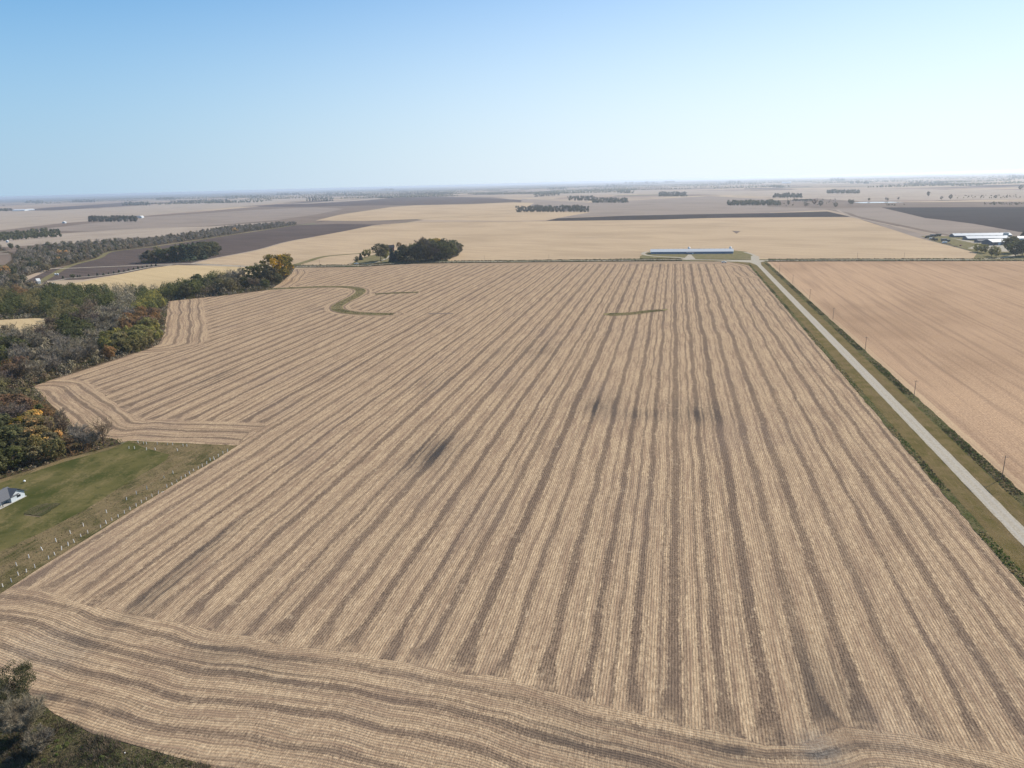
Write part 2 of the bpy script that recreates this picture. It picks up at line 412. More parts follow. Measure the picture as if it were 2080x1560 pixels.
def ground_material():
    """farmland out to the horizon: a grid of sections, each field its own crop colour"""
    g = G('open_farmland'); u, v = g.uv()
    wx = (g.noise(g.P, 0.0006, 3) - 0.5) * 500; wy = (g.noise(g.P, 0.0005, 3) - 0.5) * 500
    a, b = u + wx * 0.6, v + wy * 0.6
    ka = g.m('FLOOR', (a + 210) / 805); kb = g.m('FLOOR', (b - 770) / 402)
    split = g.white(g.vec(ka, kb, 9.0))
    ka2 = g.m('FLOOR', (a + 210) / 402.5)
    kk = g.m('GREATER_THAN', split, 0.5)
    r = g.white(g.vec(ka * (1 - kk) + ka2 * kk, kb, 2.0))
    c = g.ramp(r, [(0.0, (0.37, 0.285, 0.205)), (0.2, (0.28, 0.215, 0.165)), (0.38, (0.41, 0.32, 0.22)), (0.55, (0.24, 0.18, 0.145)),
                   (0.68, (0.12, 0.09, 0.075)), (0.76, (0.33, 0.26, 0.195)), (0.88, (0.055, 0.045, 0.042)), (0.95, (0.16, 0.15, 0.10))], True)
    n = g.noise(g.vec(u * 0.01, v * 0.002, 1), 1, 4); n2 = g.noise(g.P, 0.3, 5, 0.7)
    rr = g.m('SQRT', g.x * g.x + g.y * g.y); wn_ = g.noise(g.vec(g.x * 0.00022, g.y * 0.00012, 2), 1, 4, 0.6)
    c = g.mix(g.ss(rr, 9000.0, 24000.0) * g.ss(wn_ - g.x / 160000.0, 0.40, 0.54), c, (0.050, 0.060, 0.048))     # wooded country far out
    c = g.mix(g.ss(n, 0.4, 0.7) * 0.4, c, (0.22, 0.17, 0.13)); c = g.mix(n2 * 0.25, c, (0.17, 0.13, 0.10))
    return g.out(c)
M['ground'] = ground_material()

# ---------------------------------------------------------------- setting: the ground
HALF = 150000.0
gv, gf = [], []
rad = [0, 300, 1200, 4000, 12000, 40000, 100000, HALF]
seg = 48
gv.append((0, 0, 0))
for r_ in rad[1:]:
    for k in range(seg): t = 2 * math.pi * k / seg; gv.append((r_ * math.cos(t), r_ * math.sin(t), 0))
for k in range(seg): gf.append((0, 1 + k, 1 + (k + 1) % seg))
for j in range(len(rad) - 2):
    b0, b1 = 1 + j * seg, 1 + (j + 1) * seg
    for k in range(seg): gf.append((b0 + k, b1 + k, b1 + (k + 1) % seg, b0 + (k + 1) % seg))
tag(link('ground', mesh_of('ground', gv, gf, M['ground'])), kind='structure')

# far and middle fields, one sheet each, in photograph order from the back
def field(name, px, mat, wob=None): return sheet(name, W(px), M[mat], wob=wob)
field('pale_field', [(-300, 445), (-300, 478), (0, 468), (110, 455), (180, 449), (300, 438), (400, 428), (560, 413), (640, 405), (700, 400), (560, 403), (380, 412), (200, 424), (0, 428)], 'pale_field')
field('ploughed_strip', [(-300, 436), (0, 428.5), (110, 427.5), (250, 419), (345, 413), (400, 412), (345, 411), (250, 412), (120, 420), (70, 424), (0, 426), (-300, 433)], 'dark_field')
field('brown_field', [(-300, 520), (-300, 479), (0, 468), (110, 455), (180, 449.5), (300, 438), (420, 429), (520, 420), (640, 411), (760, 401), (830, 399), (1000, 400), (1060, 408), (1060, 414), (850, 418.5), (790, 424), (700, 438), (640, 452), (520, 466), (380, 487), (250, 500), (60, 510)], 'brown_field')
field('grey_field', [(60, 468), (180, 454), (300, 441), (420, 433), (520, 426), (640, 421), (700, 424), (640, 436), (560, 447), (430, 458), (300, 465), (180, 470)], 'lilac_field')
field('olive_stubble_field', [(-300, 500), (0, 488), (130, 474), (300, 463), (430, 460), (560, 450), (520, 458), (400, 474), (200, 490), (0, 502)], 'pale_field')
field('dark_field', [(520, 420), (560, 415), (640, 409), (700, 407), (760, 401.5), (830, 399), (960, 401), (1060, 406), (1060, 412), (960, 414), (850, 416.5), (740, 417.5), (640, 420)], 'dark_field')
field('tan_strip_field', [(640, 411), (560, 415.5), (640, 413), (740, 407), (800, 402), (820, 400.5), (780, 401)], 'pale_field')
field('grey_pink_field', [(1060, 404), (1200, 412), (1440, 398), (1560, 405), (1800, 413), (1830, 425), (1700, 426), (1560, 432), (1400, 436), (1200, 440), (1120, 444), (1100, 447), (1050, 440)], 'lilac_field')
field('pale_strip_field', [(1120, 397), (1290, 394), (1480, 396), (1640, 403), (1740, 408), (2400, 402), (2400, 388), (1800, 384), (1500, 388), (1300, 386), (1120, 390)], 'pale_field')
field('marsh', [(1560, 408), (1660, 403), (1760, 411), (2400, 408), (2400, 422), (1830, 421), (1700, 424), (1560, 420)], 'brown_field')
field('pale_diagonal_field', [(1560, 421), (1690, 424), (1795, 421.5), (1830, 428), (1900, 441), (1985, 456), (2070, 471), (2140, 482), (1935, 479), (1740, 440), (1690, 428), (1640, 422)], 'lilac_field')
field('black_field', [(1790, 421.5), (2500, 419), (2500, 500), (2200, 482), (2070, 471), (1980, 455), (1930, 448.5), (1880, 443), (1830, 431)], 'black_field')
field('black_strip_field', [(1108, 448.5), (1132, 443.5), (1280, 438), (1400, 435.5), (1560, 433), (1680, 429.5), (1730, 440.5), (1640, 441), (1480, 442), (1330, 446.5), (1200, 449)], 'black_field')
field('upper_tan_field', [(641, 448), (690, 436), (795, 420.5), (845, 417), (960, 414.5), (1040, 411), (1085, 412), (1060, 428), (1200, 431), (1110, 447), (1040, 449), (845, 446), (740, 449)], 'tan_field')
field('dark_hill_field', [(640, 452.5), (660, 449), (740, 449), (845, 445), (860, 446.5), (790, 456), (750, 458.5), (640, 455)], 'brown_field')
field('ploughed_hill_field', [(50, 572), (100, 548), (135, 540.5), (200, 524.5), (225, 511.5), (300, 502.5), (385, 490.5), (520, 470), (602, 457.5), (690, 454.5), (765, 456), (745, 460.5), (695, 471), (582, 491), (520, 507.5), (395, 534), (350, 538), (250, 556), (170, 568)], 'dark_field')
field('tan_field', [(392, 534.6), (520, 508), (582, 491), (695, 470.5), (745, 460.5), (780, 455.5), (845, 451), (1040, 449.5), (1115, 449), (1330, 446.5), (1440, 443), (1600, 441.5), (1735, 441.5), (1860, 482), (1900, 492), (1985, 514), (1985, 526.5), (1530, 528.5), (1390, 526.5), (1040, 530), (870, 531.5), (730, 539), (600, 541), (500, 540)], 'tan_field')
field('grey_edge_field', [(1738, 441.5), (1760, 447), (1900, 482), (1890, 490), (1850, 478)], 'lilac_field')
field('golden_field', [(110, 588), (125, 580), (190, 568), (250, 556), (310, 544), (360, 538.5), (500, 543), (600, 543), (600, 600), (110, 600)], 'gold_field')
field('clearing_field', [(-260, 700), (-260, 655), (0, 657), (60, 651), (100, 648), (96, 655), (80, 675), (50, 700)], 'gold_field')

# the big field beyond the road on the right
vj = w2uv(*at(1560, 531.5))[1]
def cross_y(px): return 529.8 if px > 1500 else 531
M_far = [at(1572, 530.5), at(1700, 530), at(1980, 529.2), at(2500, 529)]
orange = [uv2w(15.0, -420), uv2w(15.0, vj - 6)] + M_far + [uv2w(900, -420)]
sheet('harvested_corn_field', orange, M['orange_field'])
# its paler end rows beside the road
M['edge_rows'] = stubble('pale_end_rows', (0.36, 0.245, 0.15), (0.54, 0.40, 0.25), (0.27, 0.18, 0.12), per=3, amt=0.5, rows=0.76)

# ---------------------------------------------------------------- the striped field
TOPL = [(590, 546), (660, 543.5), (730, 542), (800, 538.5), (870, 535.5), (1040, 533.5), (1250, 532), (1390, 531.2), (1479, 532.2), (1509, 536.5), (1526, 541), (1545, 560)]
WUP = [(68, 785), (110, 770), (190, 745), (260, 722), (300, 710), (322, 700), (333, 680), (337, 650), (342, 612)]
wl_ = W([(0, 1385), (50, 1402), (110, 1450), (190, 1492), (270, 1513), (350, 1537), (430, 1556)])
right_edge = [uv2w(-13.4, v) for v in (vj - 40, 0, -150, -330)]
end_pt = Vector(wl_[-1])
bottom = [(-66, 98), (-30, 86), (0, 78)]
poly_field = (W(TOPL[:-1]) + right_edge + [uv2w(-120, -330)] + [(p[0], p[1]) for p in bottom[::-1]] + wl_[::-1] +
              W([(-70, 1350), (-260, 1330), (-260, 1390), (-130, 1305), (0, 1207), (100, 1142), (300, 1018), (482, 906), (400, 902.5), (262, 896), (215, 905), (150, 890), (110, 850), (60, 815)]) +
              W(WUP) + W([(400, 606), (460, 600), (540, 590), (556, 584), (570, 575), (592, 556)]))
NX = w2uv(*at(1100, 1390))
inner = W([(-60, 1180), (90, 1203), (250, 1243), (370, 1268), (490, 1297), (640, 1318), (760, 1335), (920, 1362), (1060, 1388), (1200, 1432), (1430, 1488), (1560, 1512), (1640, 1508), (1720, 1480), (1850, 1492), (2000, 1522), (2150, 1570), (2400, 1660)])
top_line = W(TOPL)
left_line = W([(322, 700), (333, 680), (337, 650), (342, 612)])
notch = W([(60, 800), (110, 850), (150, 890), (215, 905), (262, 896), (400, 902.5), (482, 906)])
notch2 = W([(590, 546), (592, 556), (570, 575), (556, 584)])
ww = W([(520, 589), (556, 587), (600, 585), (650, 583), (700, 583), (725, 586), (733, 592), (722, 602), (700, 613), (685, 622), (688, 630), (710, 635), (750, 638), (800, 638.5)])
ww = smooth_line(ww, 5)
ww_b = W([(762, 597.5), (800, 595.5), (850, 594)])
def field_attrs(P):
    """hd: 1 at the inner edge of the end rows, below 1 inside them; hs: metres across them"""
    n = len(P); hd = np.full(n, 9.0); hs = np.zeros(n)
    d = linedist(P, inner)
    # side of the inner line
    best = np.full(n, 1e9); side = np.zeros(n)
    for a, b in zip(inner[:-1], inner[1:]):
        a = np.array(a); b = np.array(b); ab = b - a; t = np.clip(((P - a) @ ab) / (ab @ ab), 0, 1)
        q = P - a - t[:, None] * ab; dd = np.hypot(*q.T); s = np.sign(ab[0] * q[:, 1] - ab[1] * q[:, 0])
        k = dd < best; best[k] = dd[k]; side[k] = s[k]
    s = -side * best                        # positive outside
    v = 1 - s / 46.0; hd = np.minimum(hd, v); hs = s.copy()
    for line, w in ((top_line, 30), (left_line, 36), (notch, 33), (notch2, 24), (ww, 13), (ww_b, 5)):
        q = linedist(P, line, line is notch); v = q / w; k = v < hd
        hs = np.where(k, w - q, hs); hd = np.where(k, v, hd)
    return hd, hs
SPOTS = [  # photograph pixel, half sizes in metres along / across the rows, strength
    (880, 920, 22, 9, 1.2), (845, 940, 14, 5, .8), (905, 895, 12, 4, .7), (1215, 828, 18, 8, 1.1), (1300, 842, 10, 22, .6), (1425, 842, 16, 12, .9), (1240, 810, 20, 10, .4),
    (1680, 1395, 20, 6, .8), (1665, 1530, 5, 5, 1.2), (1640, 1515, 4, 5, .9), (440, 768, 16, 3, .9), (455, 760, 10, 3, .6), (1100, 712, 30, 12, .5), (1010, 720, 30, 8, .3), (280, 1240, 20, 3, .7), (320, 1205, 20, 3.5, 1.1), (420, 1115, 24, 3, .8), (1410, 820, 8, 26, .35),
    (870, 780, 24, 14, .3), (1600, 620, 40, 8, .35), (1340, 540, 20, 8, .6), (1330, 541, 6, 6, .9), (1430, 549, 10, 8, .5), (635, 628, 12, 6, .6), (160, 1310, 8, 8, .5), (1110, 700, 14, 5, .4), (110, 1420, 8, 2, .8), (130, 1475, 12, 1.2, .8), (180, 1500, 12, 1.2, .6),
    (520, 1350, 5, 14, .6), (450, 1330, 4, 10, .8), (1160, 1495, 5, 12, .6), (1270, 1520, 5, 18, .5), (1480, 1535, 6, 10, .8)]
PALES = [(1665, 1525, 5, 4, .9), (1690, 1530, 3, 3, .6), (75, 1313, 8, 8, .4), (1540, 585, 6, 10, .5), (130, 1335, 5, 5, .4), (1820, 1500, 10, 5, 0.3)]
def spot_attr(P, spots):
    r = np.zeros(len(P)); rv = np.array(RV); ru = np.array(RU)
    for x, y, a, b, s in spots:
        q = P - np.array(at(x, y)); r = np.maximum(r, s * np.exp(-((q @ rv) / a) ** 2 - ((q @ ru) / b) ** 2))
    return r
def attr_field(name, poly, mat, step, z):
    A = np.array(poly); x0, y0 = A.min(0); x1, y1 = A.max(0)
    pts = []
    y = y0
    while y < y1:
        st = 3.2 if y < 330 else (5.0 if y < 700 else 8.0)
        xs = np.arange(x0, x1, st); p = np.stack([xs, np.full(len(xs), y)], 1)
        pts.append(p[inside(poly, p[:, 0], p[:, 1])]); y += st
    pts = np.concatenate(pts)
    pts = pts[linedist(pts, poly + [poly[0]]) > 1.2]
    base = subdiv_wob(poly, 12, 0.5, 3)
    allp = [Vector(p) for p in base] + [Vector(p) for p in pts]
    nb = len(base)
    r = delaunay_2d_cdt(allp, [(i, (i + 1) % nb) for i in range(nb)], [], 1, 1e-4)
    vs = np.array([tuple(v) for v in r[0]])
    me = mesh_of(name, [(x, y, z) for x, y in vs], r[2], mat)
    hd, hs = field_attrs(vs)
    for nm, arr in (('hd', hd), ('hs', hs), ('wet', spot_attr(vs, SPOTS)), ('pale', spot_attr(vs, PALES))):
        at_ = me.attributes.new(nm, 'FLOAT', 'POINT'); at_.data.foreach_set('value', arr.astype(np.float32))
    return tag(link(name, me), kind='structure')
attr_field('striped_field', poly_field, M['striped'], 5, nextz())

# ground under the woods and weeds
W1 = W(WUP[::-1]) + W([(0, 800), (-260, 830), (-260, 600), (60, 600), (120, 592), (330, 596), (345, 606)])
W2 = W([(-260, 830), (0, 800), (68, 785), (100, 818), (150, 868), (200, 888), (236, 893), (246, 903), (200, 915), (130, 933), (60, 957), (0, 975), (-260, 1040)])
W3 = W([(335, 598), (460, 570), (540, 560), (600, 541), (592, 556), (570, 575), (556, 584), (540, 590), (460, 600), (400, 606), (345, 612)])
W4a = W([(-300, 520), (0, 503), (30, 516), (90, 500), (200, 493), (300, 486), (400, 473), (460, 462), (560, 454), (602, 453), (602, 457.5), (520, 469), (385, 489.5), (300, 501.5), (225, 511), (200, 524), (135, 540), (92, 548), (40, 566), (70, 578), (112, 582), (110, 600), (60, 600), (-300, 604)])
W0 = W([(-260, 1402), (-90, 1395), (0, 1388), (50, 1404), (110, 1452), (190, 1494), (270, 1515), (350, 1539), (430, 1557)]) + [(-66, 98.5), (-60, 60), (-160, 40), (-230, 120)]
CLEAR = W([(-260, 706), (-260, 650), (0, 650), (60, 647), (104, 646), (98, 656), (82, 680), (40, 700)])
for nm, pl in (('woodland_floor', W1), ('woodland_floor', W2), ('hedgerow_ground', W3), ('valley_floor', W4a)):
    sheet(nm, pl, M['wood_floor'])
sheet('clearing', CLEAR, M['gold_field'])
sheet('weedy_bank', W0, M['ditch'])
field('valley_meadow', [(-100, 520), (0, 512), (22, 517), (24, 528), (10, 538), (-100, 542)], 'brown_field')
for tr_ in ([(-60, 497), (0, 497), (22, 497.5)], [(104, 491.5), (130, 492.5), (156, 494)], [(-60, 512), (0, 511), (15, 510.5)], [(-60, 517), (0, 516.5), (18, 515)]):
    ribbon('farm_track', smooth_line(W(tr_), 4), 9, M['gravel'])
ribbon('grass_margin', smooth_line(W([(70, 580), (140, 541), (200, 524.5), (225, 511.5), (300, 502.5), (385, 490.5), (450, 480), (520, 470), (602, 457)]), 4), 11, M['yard_grass'])

# lawn and the rough strip along it
LAWN = W([(-260, 1390), (-130, 1305), (0, 1207), (100, 1142), (300, 1018), (482, 906), (400, 902.5), (262, 896), (246, 903), (200, 915), (130, 933), (60, 957), (0, 975), (-260, 1040)])
sheet('lawn', LAWN, M['lawn'])
ROUGH = W([(-260, 1389), (-130, 1304.5), (0, 1206.5), (100, 1141.5), (300, 1017.5), (481, 906.2), (400, 903), (300, 899), (262, 897.5), (300, 912), (345, 924), (338, 935), (287, 965), (230, 1000), (175, 1035), (80, 1085), (0, 1122), (-130, 1200), (-260, 1260)])
sheet('rough_strip', subdiv_wob(ROUGH, 6, 0.5, 5), M['rough'])
sheet('lawn_margin', subdiv_wob(W([(246, 903), (200, 915), (130, 933), (60, 957), (0, 975), (-200, 1020), (-200, 1028), (0, 982), (60, 963), (130, 939), (200, 920), (250, 906)]), 5, .4, 2), M['rough'])

# ---------------------------------------------------------------- roads
v_end = vj + 6
def strip(name, u0, u1, v0, v1, mat, wob=0.35, seed=1, z=None):
    r = random.Random(seed); n = int((v1 - v0) / 6); L, Rr = [], []
    for i in range(n + 1):
        v = v0 + (v1 - v0) * i / n
        L.append(uv2w(u0 + r.uniform(-wob, wob), v)); Rr.append(uv2w(u1 + r.uniform(-wob, wob), v))
    z = nextz() if z is None else z
    vs = [(*p, z) for p in L] + [(*p, z) for p in Rr]
    return tag(link(name, mesh_of(name, vs, [(i + n + 1, i + n + 2, i + 1, i) for i in range(n)], mat)), kind='structure')
strip('field_edge_rows', 14.5, 19.0, -380, vj - 8, M['edge_rows'], .4, 8)
strip('ditch_bank', 9.2, 15.4, -380, vj - 5, M['ditch'], .5, 3)
strip('ditch_bank', -13.9, -10.2, -330, vj - 34, M['ditch'], .5, 4)
strip('road_verge', 3.0, 9.8, -380, vj - 4, M['verge'], .35, 5)
strip('road_verge', -10.8, -3.0, -380, vj - 26, M['verge'], .35, 6)
CROSS = smooth_line(W([(-300, 549), (87, 546), (200, 542.5), (300, 538.5), (372, 536), (400, 536.5), (500, 541), (600, 541.2), (730, 540), (800, 535.6), (870, 533), (1040, 531.3), (1250, 529), (1390, 527.8), (1530, 529.3), (1700, 528.6), (1980, 528), (2500, 527.5)]), 4)
right_c = [p for p in CROSS if p[0] > at(560, 541)[0]]
ribbon('cross_road_verge', right_c, 34, M['ditch'])
# curve of the verge where the cross road swings into the main road
sheet('junction_verge', W([(1395, 529.5), (1479, 532.2), (1509, 536.8), (1526, 541.5)]) + [uv2w(-13.6, vj - 42), uv2w(-13.6, vj - 60), uv2w(-3, vj - 60), uv2w(-3, vj - 8), at(1540, 531), at(1460, 528.4)], M['verge'])
ribbon('cross_road', CROSS, 8.5, M['gravel'])
zr = nextz()
strip('main_road', -3.05, 3.05, -400, v_end, M['gravel'], .12, 9, z=zr)
sheet('road_junction', [uv2w(-3.2, vj - 45), uv2w(3.2, vj - 45), uv2w(6, vj - 10), uv2w(14, vj + 3), uv2w(10, vj + 16), uv2w(-30, vj + 14), uv2w(-60, vj + 5), uv2w(-26, vj - 2), uv2w(-9, vj - 14)], M['gravel'])
ribbon('field_road', smooth_line(W([(388, 536), (430, 526), (520, 508.5), (582, 491.5), (640, 481)]), 4), [8] * 8 + [5] * 9, M['pale_field'])
ribbon('lane', smooth_line(W([(84, 574), (100, 572), (120, 569), (150, 564.5), (200, 560.5), (250, 553.5), (300, 543.5), (350, 538)]), 4), 6, M['gravel'])
ribbon('grass_waterway', smooth_line(W([(598, 539), (625, 531), (655, 522), (690, 518), (735, 515), (800, 512)]), 5), 14, M['yard_grass'])
ribbon('grass_waterway', smooth_line(W([(800, 449), (900, 441), (960, 438), (1060, 432)]), 5), 9, M['yard_grass'])
ribbon('field_boundary', smooth_line(W([(770, 458), (840, 452.5), (1040, 450), (1110, 449.5)]), 4), 6, M['brown_field'])
ribbon('diagonal_ditch', smooth_line(W([(1680, 425), (1720, 432.5), (1740, 440), (1800, 452), (1870, 467), (1928, 479)]), 4), 16, M['brown_field'])
ribbon('field_track', smooth_line(W([(1700, 426.5), (1718, 435), (1732, 441), (1790, 453.5), (1860, 468.5), (1925, 480.5), (1960, 487), (1985, 500), (1990, 508)]), 4), 9, M['pale_field'])
ribbon('grass_waterway', ww, [8, 10, 12] + [12] * (len(ww) - 5) + [8, 4], M['waterway'])
ribbon('wet_furrow', smooth_line(ww_b, 4), 9, M['waterway'])
ribbon('green_swale', smooth_line(W([(1226, 638), (1250, 639), (1290, 636.5), (1320, 632.5), (1345, 630.5), (1356, 628)]), 4), [3, 8, 12, 14, 14, 13, 13, 12, 12, 12, 12, 11, 10, 10, 9, 9, 7, 5, 4, 3, 1], M['waterway'])
ribbon('wet_furrow', W([(870, 637.5), (920, 637.5)]), 4, M['brown_field'])
ribbon('wet_furrow', W([(1170, 481.5), (1200, 482.5), (1250, 481)]), [2, 5, 1], M['brown_field'])
sheet('bare_patch', W([(1487, 469), (1504, 470), (1496, 475)]), M['brown_field'])
# the barn yard
sheet('barn_yard', W([(1300, 521), (1300, 527.2), (1390, 526.6), (1531, 526.2), (1528, 517), (1515, 511.5), (1490, 509), (1322, 509.5)]), M['yard_grass'])
ribbon('barn_drive', smooth_line(W([(1400, 528), (1390, 525.5), (1374, 523.3), (1331, 520.8), (1313, 518.6), (1306, 515.6), (1311, 512.6), (1320, 511.4)]), 5), 7, M['gravel'])
sheet('barn_apron', W([(1388, 527), (1398, 517.5), (1404, 517.5), (1413, 527)]), M['gravel'])
ribbon('barn_drive', smooth_line(W([(1512, 512.5), (1527, 516.5), (1533, 521), (1534, 529)]), 5), [5] * 10 + [12] * 6, M['gravel'])
# farmyards
sheet('farm_yard', W([(1975, 528), (1985, 514), (1940, 500), (1895, 489), (1870, 480), (1935, 480), (2060, 480), (2500, 480), (2500, 528)]), M['yard_grass'])
sheet('farm_apron', W([(1930, 484), (1960, 488), (2030, 498), (2100, 510), (2040, 512), (2000, 508), (1965, 505), (1990, 497)]), M['gravel'])
ribbon('farm_drive', smooth_line(W([(1998, 526.4), (2030, 525), (2060, 519), (2090, 508)]), 5), 6, M['gravel'])
sheet('house_yard', W([(712, 538.5), (722, 530), (740, 523), (765, 516), (820, 506), (930, 508), (934, 514), (905, 530.5), (860, 533), (800, 535)]), M['yard_grass'])
ribbon('house_drive', smooth_line(W([(722, 537.6), (745, 536), (765, 533), (782, 527), (792, 519)]), 5), 5, M['gravel'])
# water
g = G('still_water'); g.bsdf.inputs['Roughness'].default_value = 0.12; g.bsdf.inputs['Specular IOR Level'].default_value = 0.5
M['water'] = g.out(g.mix(g.noise(g.P, 0.05, 2), (0.035, 0.045, 0.05), (0.05, 0.06, 0.065)))
sheet('pond_water', W([(1733, 411.5), (1760, 410.2), (1810, 410), (1836, 411), (1800, 412.3), (1750, 412.8)]), M['water'])
sheet('pond_water', W([(1273, 379.5), (1285, 377.4), (1291, 378.4), (1280, 380)]), M['water'])
# ---------------------------------------------------------------- trees
def leaf_material(name, c_dark, c_light, accent=None, acc_amt=0.0, trans=0.42, hue=0.02):
    g = G(name)
    tc = g.n.new('ShaderNodeTexCoord'); P = X(g, tc.outputs['Object'])
    a = g.noise(P, 0.35, 3, 0.6); b = g.noise(P, 1.6, 2)
    c = g.mix(g.ss(a * 0.6 + b * 0.4, 0.36, 0.64), c_dark, c_light)
    if accent:
        e = g.noise(P, 0.17, 2); c = g.mix(g.ss(e, 0.46, 0.57) * acc_amt, c, accent)
    r = g.rand()
    c = g.hsv(c, 0.5 + (r - 0.5) * hue, 0.74 + r * 0.3, 0.85 + g.frac(r * 7.3) * 0.6)
    g.set(g.bsdf.inputs['Base Color'], c); g.bsdf.inputs['Roughness'].default_value = 0.75
    tr = g.n.new('ShaderNodeBsdfTranslucent'); g.l.new(c.k, tr.inputs[0])
    mx = g.n.new('ShaderNodeMixShader'); mx.inputs[0].default_value = trans
    g.l.new(g.bsdf.outputs[0], mx.inputs[1]); g.l.new(tr.outputs[0], mx.inputs[2])
    g.l.new(mx.outputs[0], g.n['Material Output'].inputs[0])
    return g.mat
M['leaf_green'] = leaf_material('dark_green_leaves', (0.052, 0.058, 0.022), (0.145, 0.142, 0.056))
M['leaf_olive'] = leaf_material('olive_leaves', (0.090, 0.080, 0.038), (0.200, 0.172, 0.080), (0.20, 0.145, 0.07), 0.4)
M['leaf_bright'] = leaf_material('yellow_green_leaves', (0.120, 0.118, 0.045), (0.275, 0.245, 0.085), (0.32, 0.24, 0.06), 0.5)
M['leaf_gold'] = leaf_material('golden_leaves', (0.10, 0.088, 0.026), (0.28, 0.21, 0.06), (0.62, 0.33, 0.05), 1.0)
M['leaf_rust'] = leaf_material('rust_leaves', (0.12, 0.078, 0.042), (0.24, 0.145, 0.075), (0.26, 0.125, 0.055), 0.45)
M['leaf_spruce'] = leaf_material('spruce_needles', (0.028, 0.040, 0.024), (0.07, 0.096, 0.054), trans=0.1)
M['twig'] = leaf_material('bare_grey_twigs', (0.140, 0.116, 0.084), (0.295, 0.248, 0.178), (0.20, 0.17, 0.10), 0.6, trans=0.05)
M['twig_brown'] = leaf_material('bare_brown_twigs', (0.095, 0.068, 0.050), (0.21, 0.150, 0.105), (0.16, 0.14, 0.07), 0.5, trans=0.1)
M['bark'] = plain('tree_bark', (0.13, 0.10, 0.08), 0.95, var=0.3, scale=2, spec=0.1)

def quads(C, size, nrm_bias, r, asp=1.0):
    """leaf cards at points C, random tilt pulled towards nrm_bias"""
    n = len(C)
    d = r.normal(size=(n, 3)); d /= np.linalg.norm(d, axis=1)[:, None]
    nb = d + nrm_bias; nb /= np.linalg.norm(nb, axis=1)[:, None] + 1e-9
    t = np.cross(nb, r.normal(size=(n, 3))); t /= np.linalg.norm(t, axis=1)[:, None] + 1e-9
    b = np.cross(nb, t); s = (size * r.uniform(0.6, 1.3, n))[:, None]
    q = np.stack([C - t * s * asp, C - b * s * 0.6, C + t * s * asp, C + b * s * 0.6], 1)
    return q.reshape(-1, 3)
def qmesh(name, V, mat):
    n = len(V) // 4
    me = bpy.data.meshes.new(name)
    me.vertices.add(len(V)); me.vertices.foreach_set('co', np.asarray(V, dtype=np.float32).ravel())
    me.loops.add(n * 4); me.loops.foreach_set('vertex_index', np.arange(n * 4, dtype=np.int32))
    me.polygons.add(n); me.polygons.foreach_set('loop_start', np.arange(n, dtype=np.int32) * 4)
    me.update(calc_edges=True); me.materials.append(mat); me.validate(); return me
def crown_leaf(seed, H=12.0, nclump=60, per=30, leaf=0.46, wide=0.40, low=0.16, lobes=5, squash=1.0):
    r = np.random.default_rng(seed)
    lob = r.normal(size=(lobes, 3)); lob[:, 2] = np.abs(lob[:, 2]) * 0.6; lob /= np.linalg.norm(lob, axis=1)[:, None]
    zc = H * (low + 1) / 2; rz_ = H * (1 - low) / 2; rx = H * wide
    out = []
    for _ in range(nclump):
        d = r.normal(size=3); d /= np.linalg.norm(d)
        k = 0.80 + 0.26 * max(0, (lob @ d).max()) ** 4 + r.uniform(-0.10, 0.10)
        q = d * k * r.uniform(0.55, 1.0) ** 0.5
        taper = 1.0 - 0.25 * max(0, -d[2])
        c = np.array([q[0] * rx * taper, q[1] * rx * taper, zc + q[2] * rz_ * 0.92 * squash])
        cs = H * r.uniform(0.075, 0.125)
        p = r.normal(size=(per, 3)); p /= np.linalg.norm(p, axis=1)[:, None]; p *= (r.uniform(0.3, 1, per) ** 0.5 * cs)[:, None]
        p[:, 2] *= 0.75
        out.append(quads(c + p, leaf, p / cs * 0.9 + d * 0.5 + np.array([0, 0, 0.3]), r))
    V = np.concatenate(out); V[:, 2] = np.maximum(V[:, 2], 0.4); return V
def crown_spruce(seed, H=12.0, layers=15, leaf=0.5):
    r = np.random.default_rng(seed); out = []
    for i in range(layers):
        z = H * (0.08 + 0.9 * i / layers); rad_ = H * 0.24 * (1 - (z / H)) ** 0.85 + 0.25
        n = int(20 + 110 * (1 - z / H)); t = r.uniform(0, 2 * math.pi, n); q = rad_ * r.uniform(0.35, 1.05, n)
        C = np.stack([np.cos(t) * q, np.sin(t) * q, z - q * 0.35 + r.uniform(-.4, .4, n)], 1)
        nb = np.stack([np.cos(t) * 0.8, np.sin(t) * 0.8, np.full(n, 0.9)], 1)
        out.append(quads(C, leaf, nb, r, 1.3))
    return np.concatenate(out)
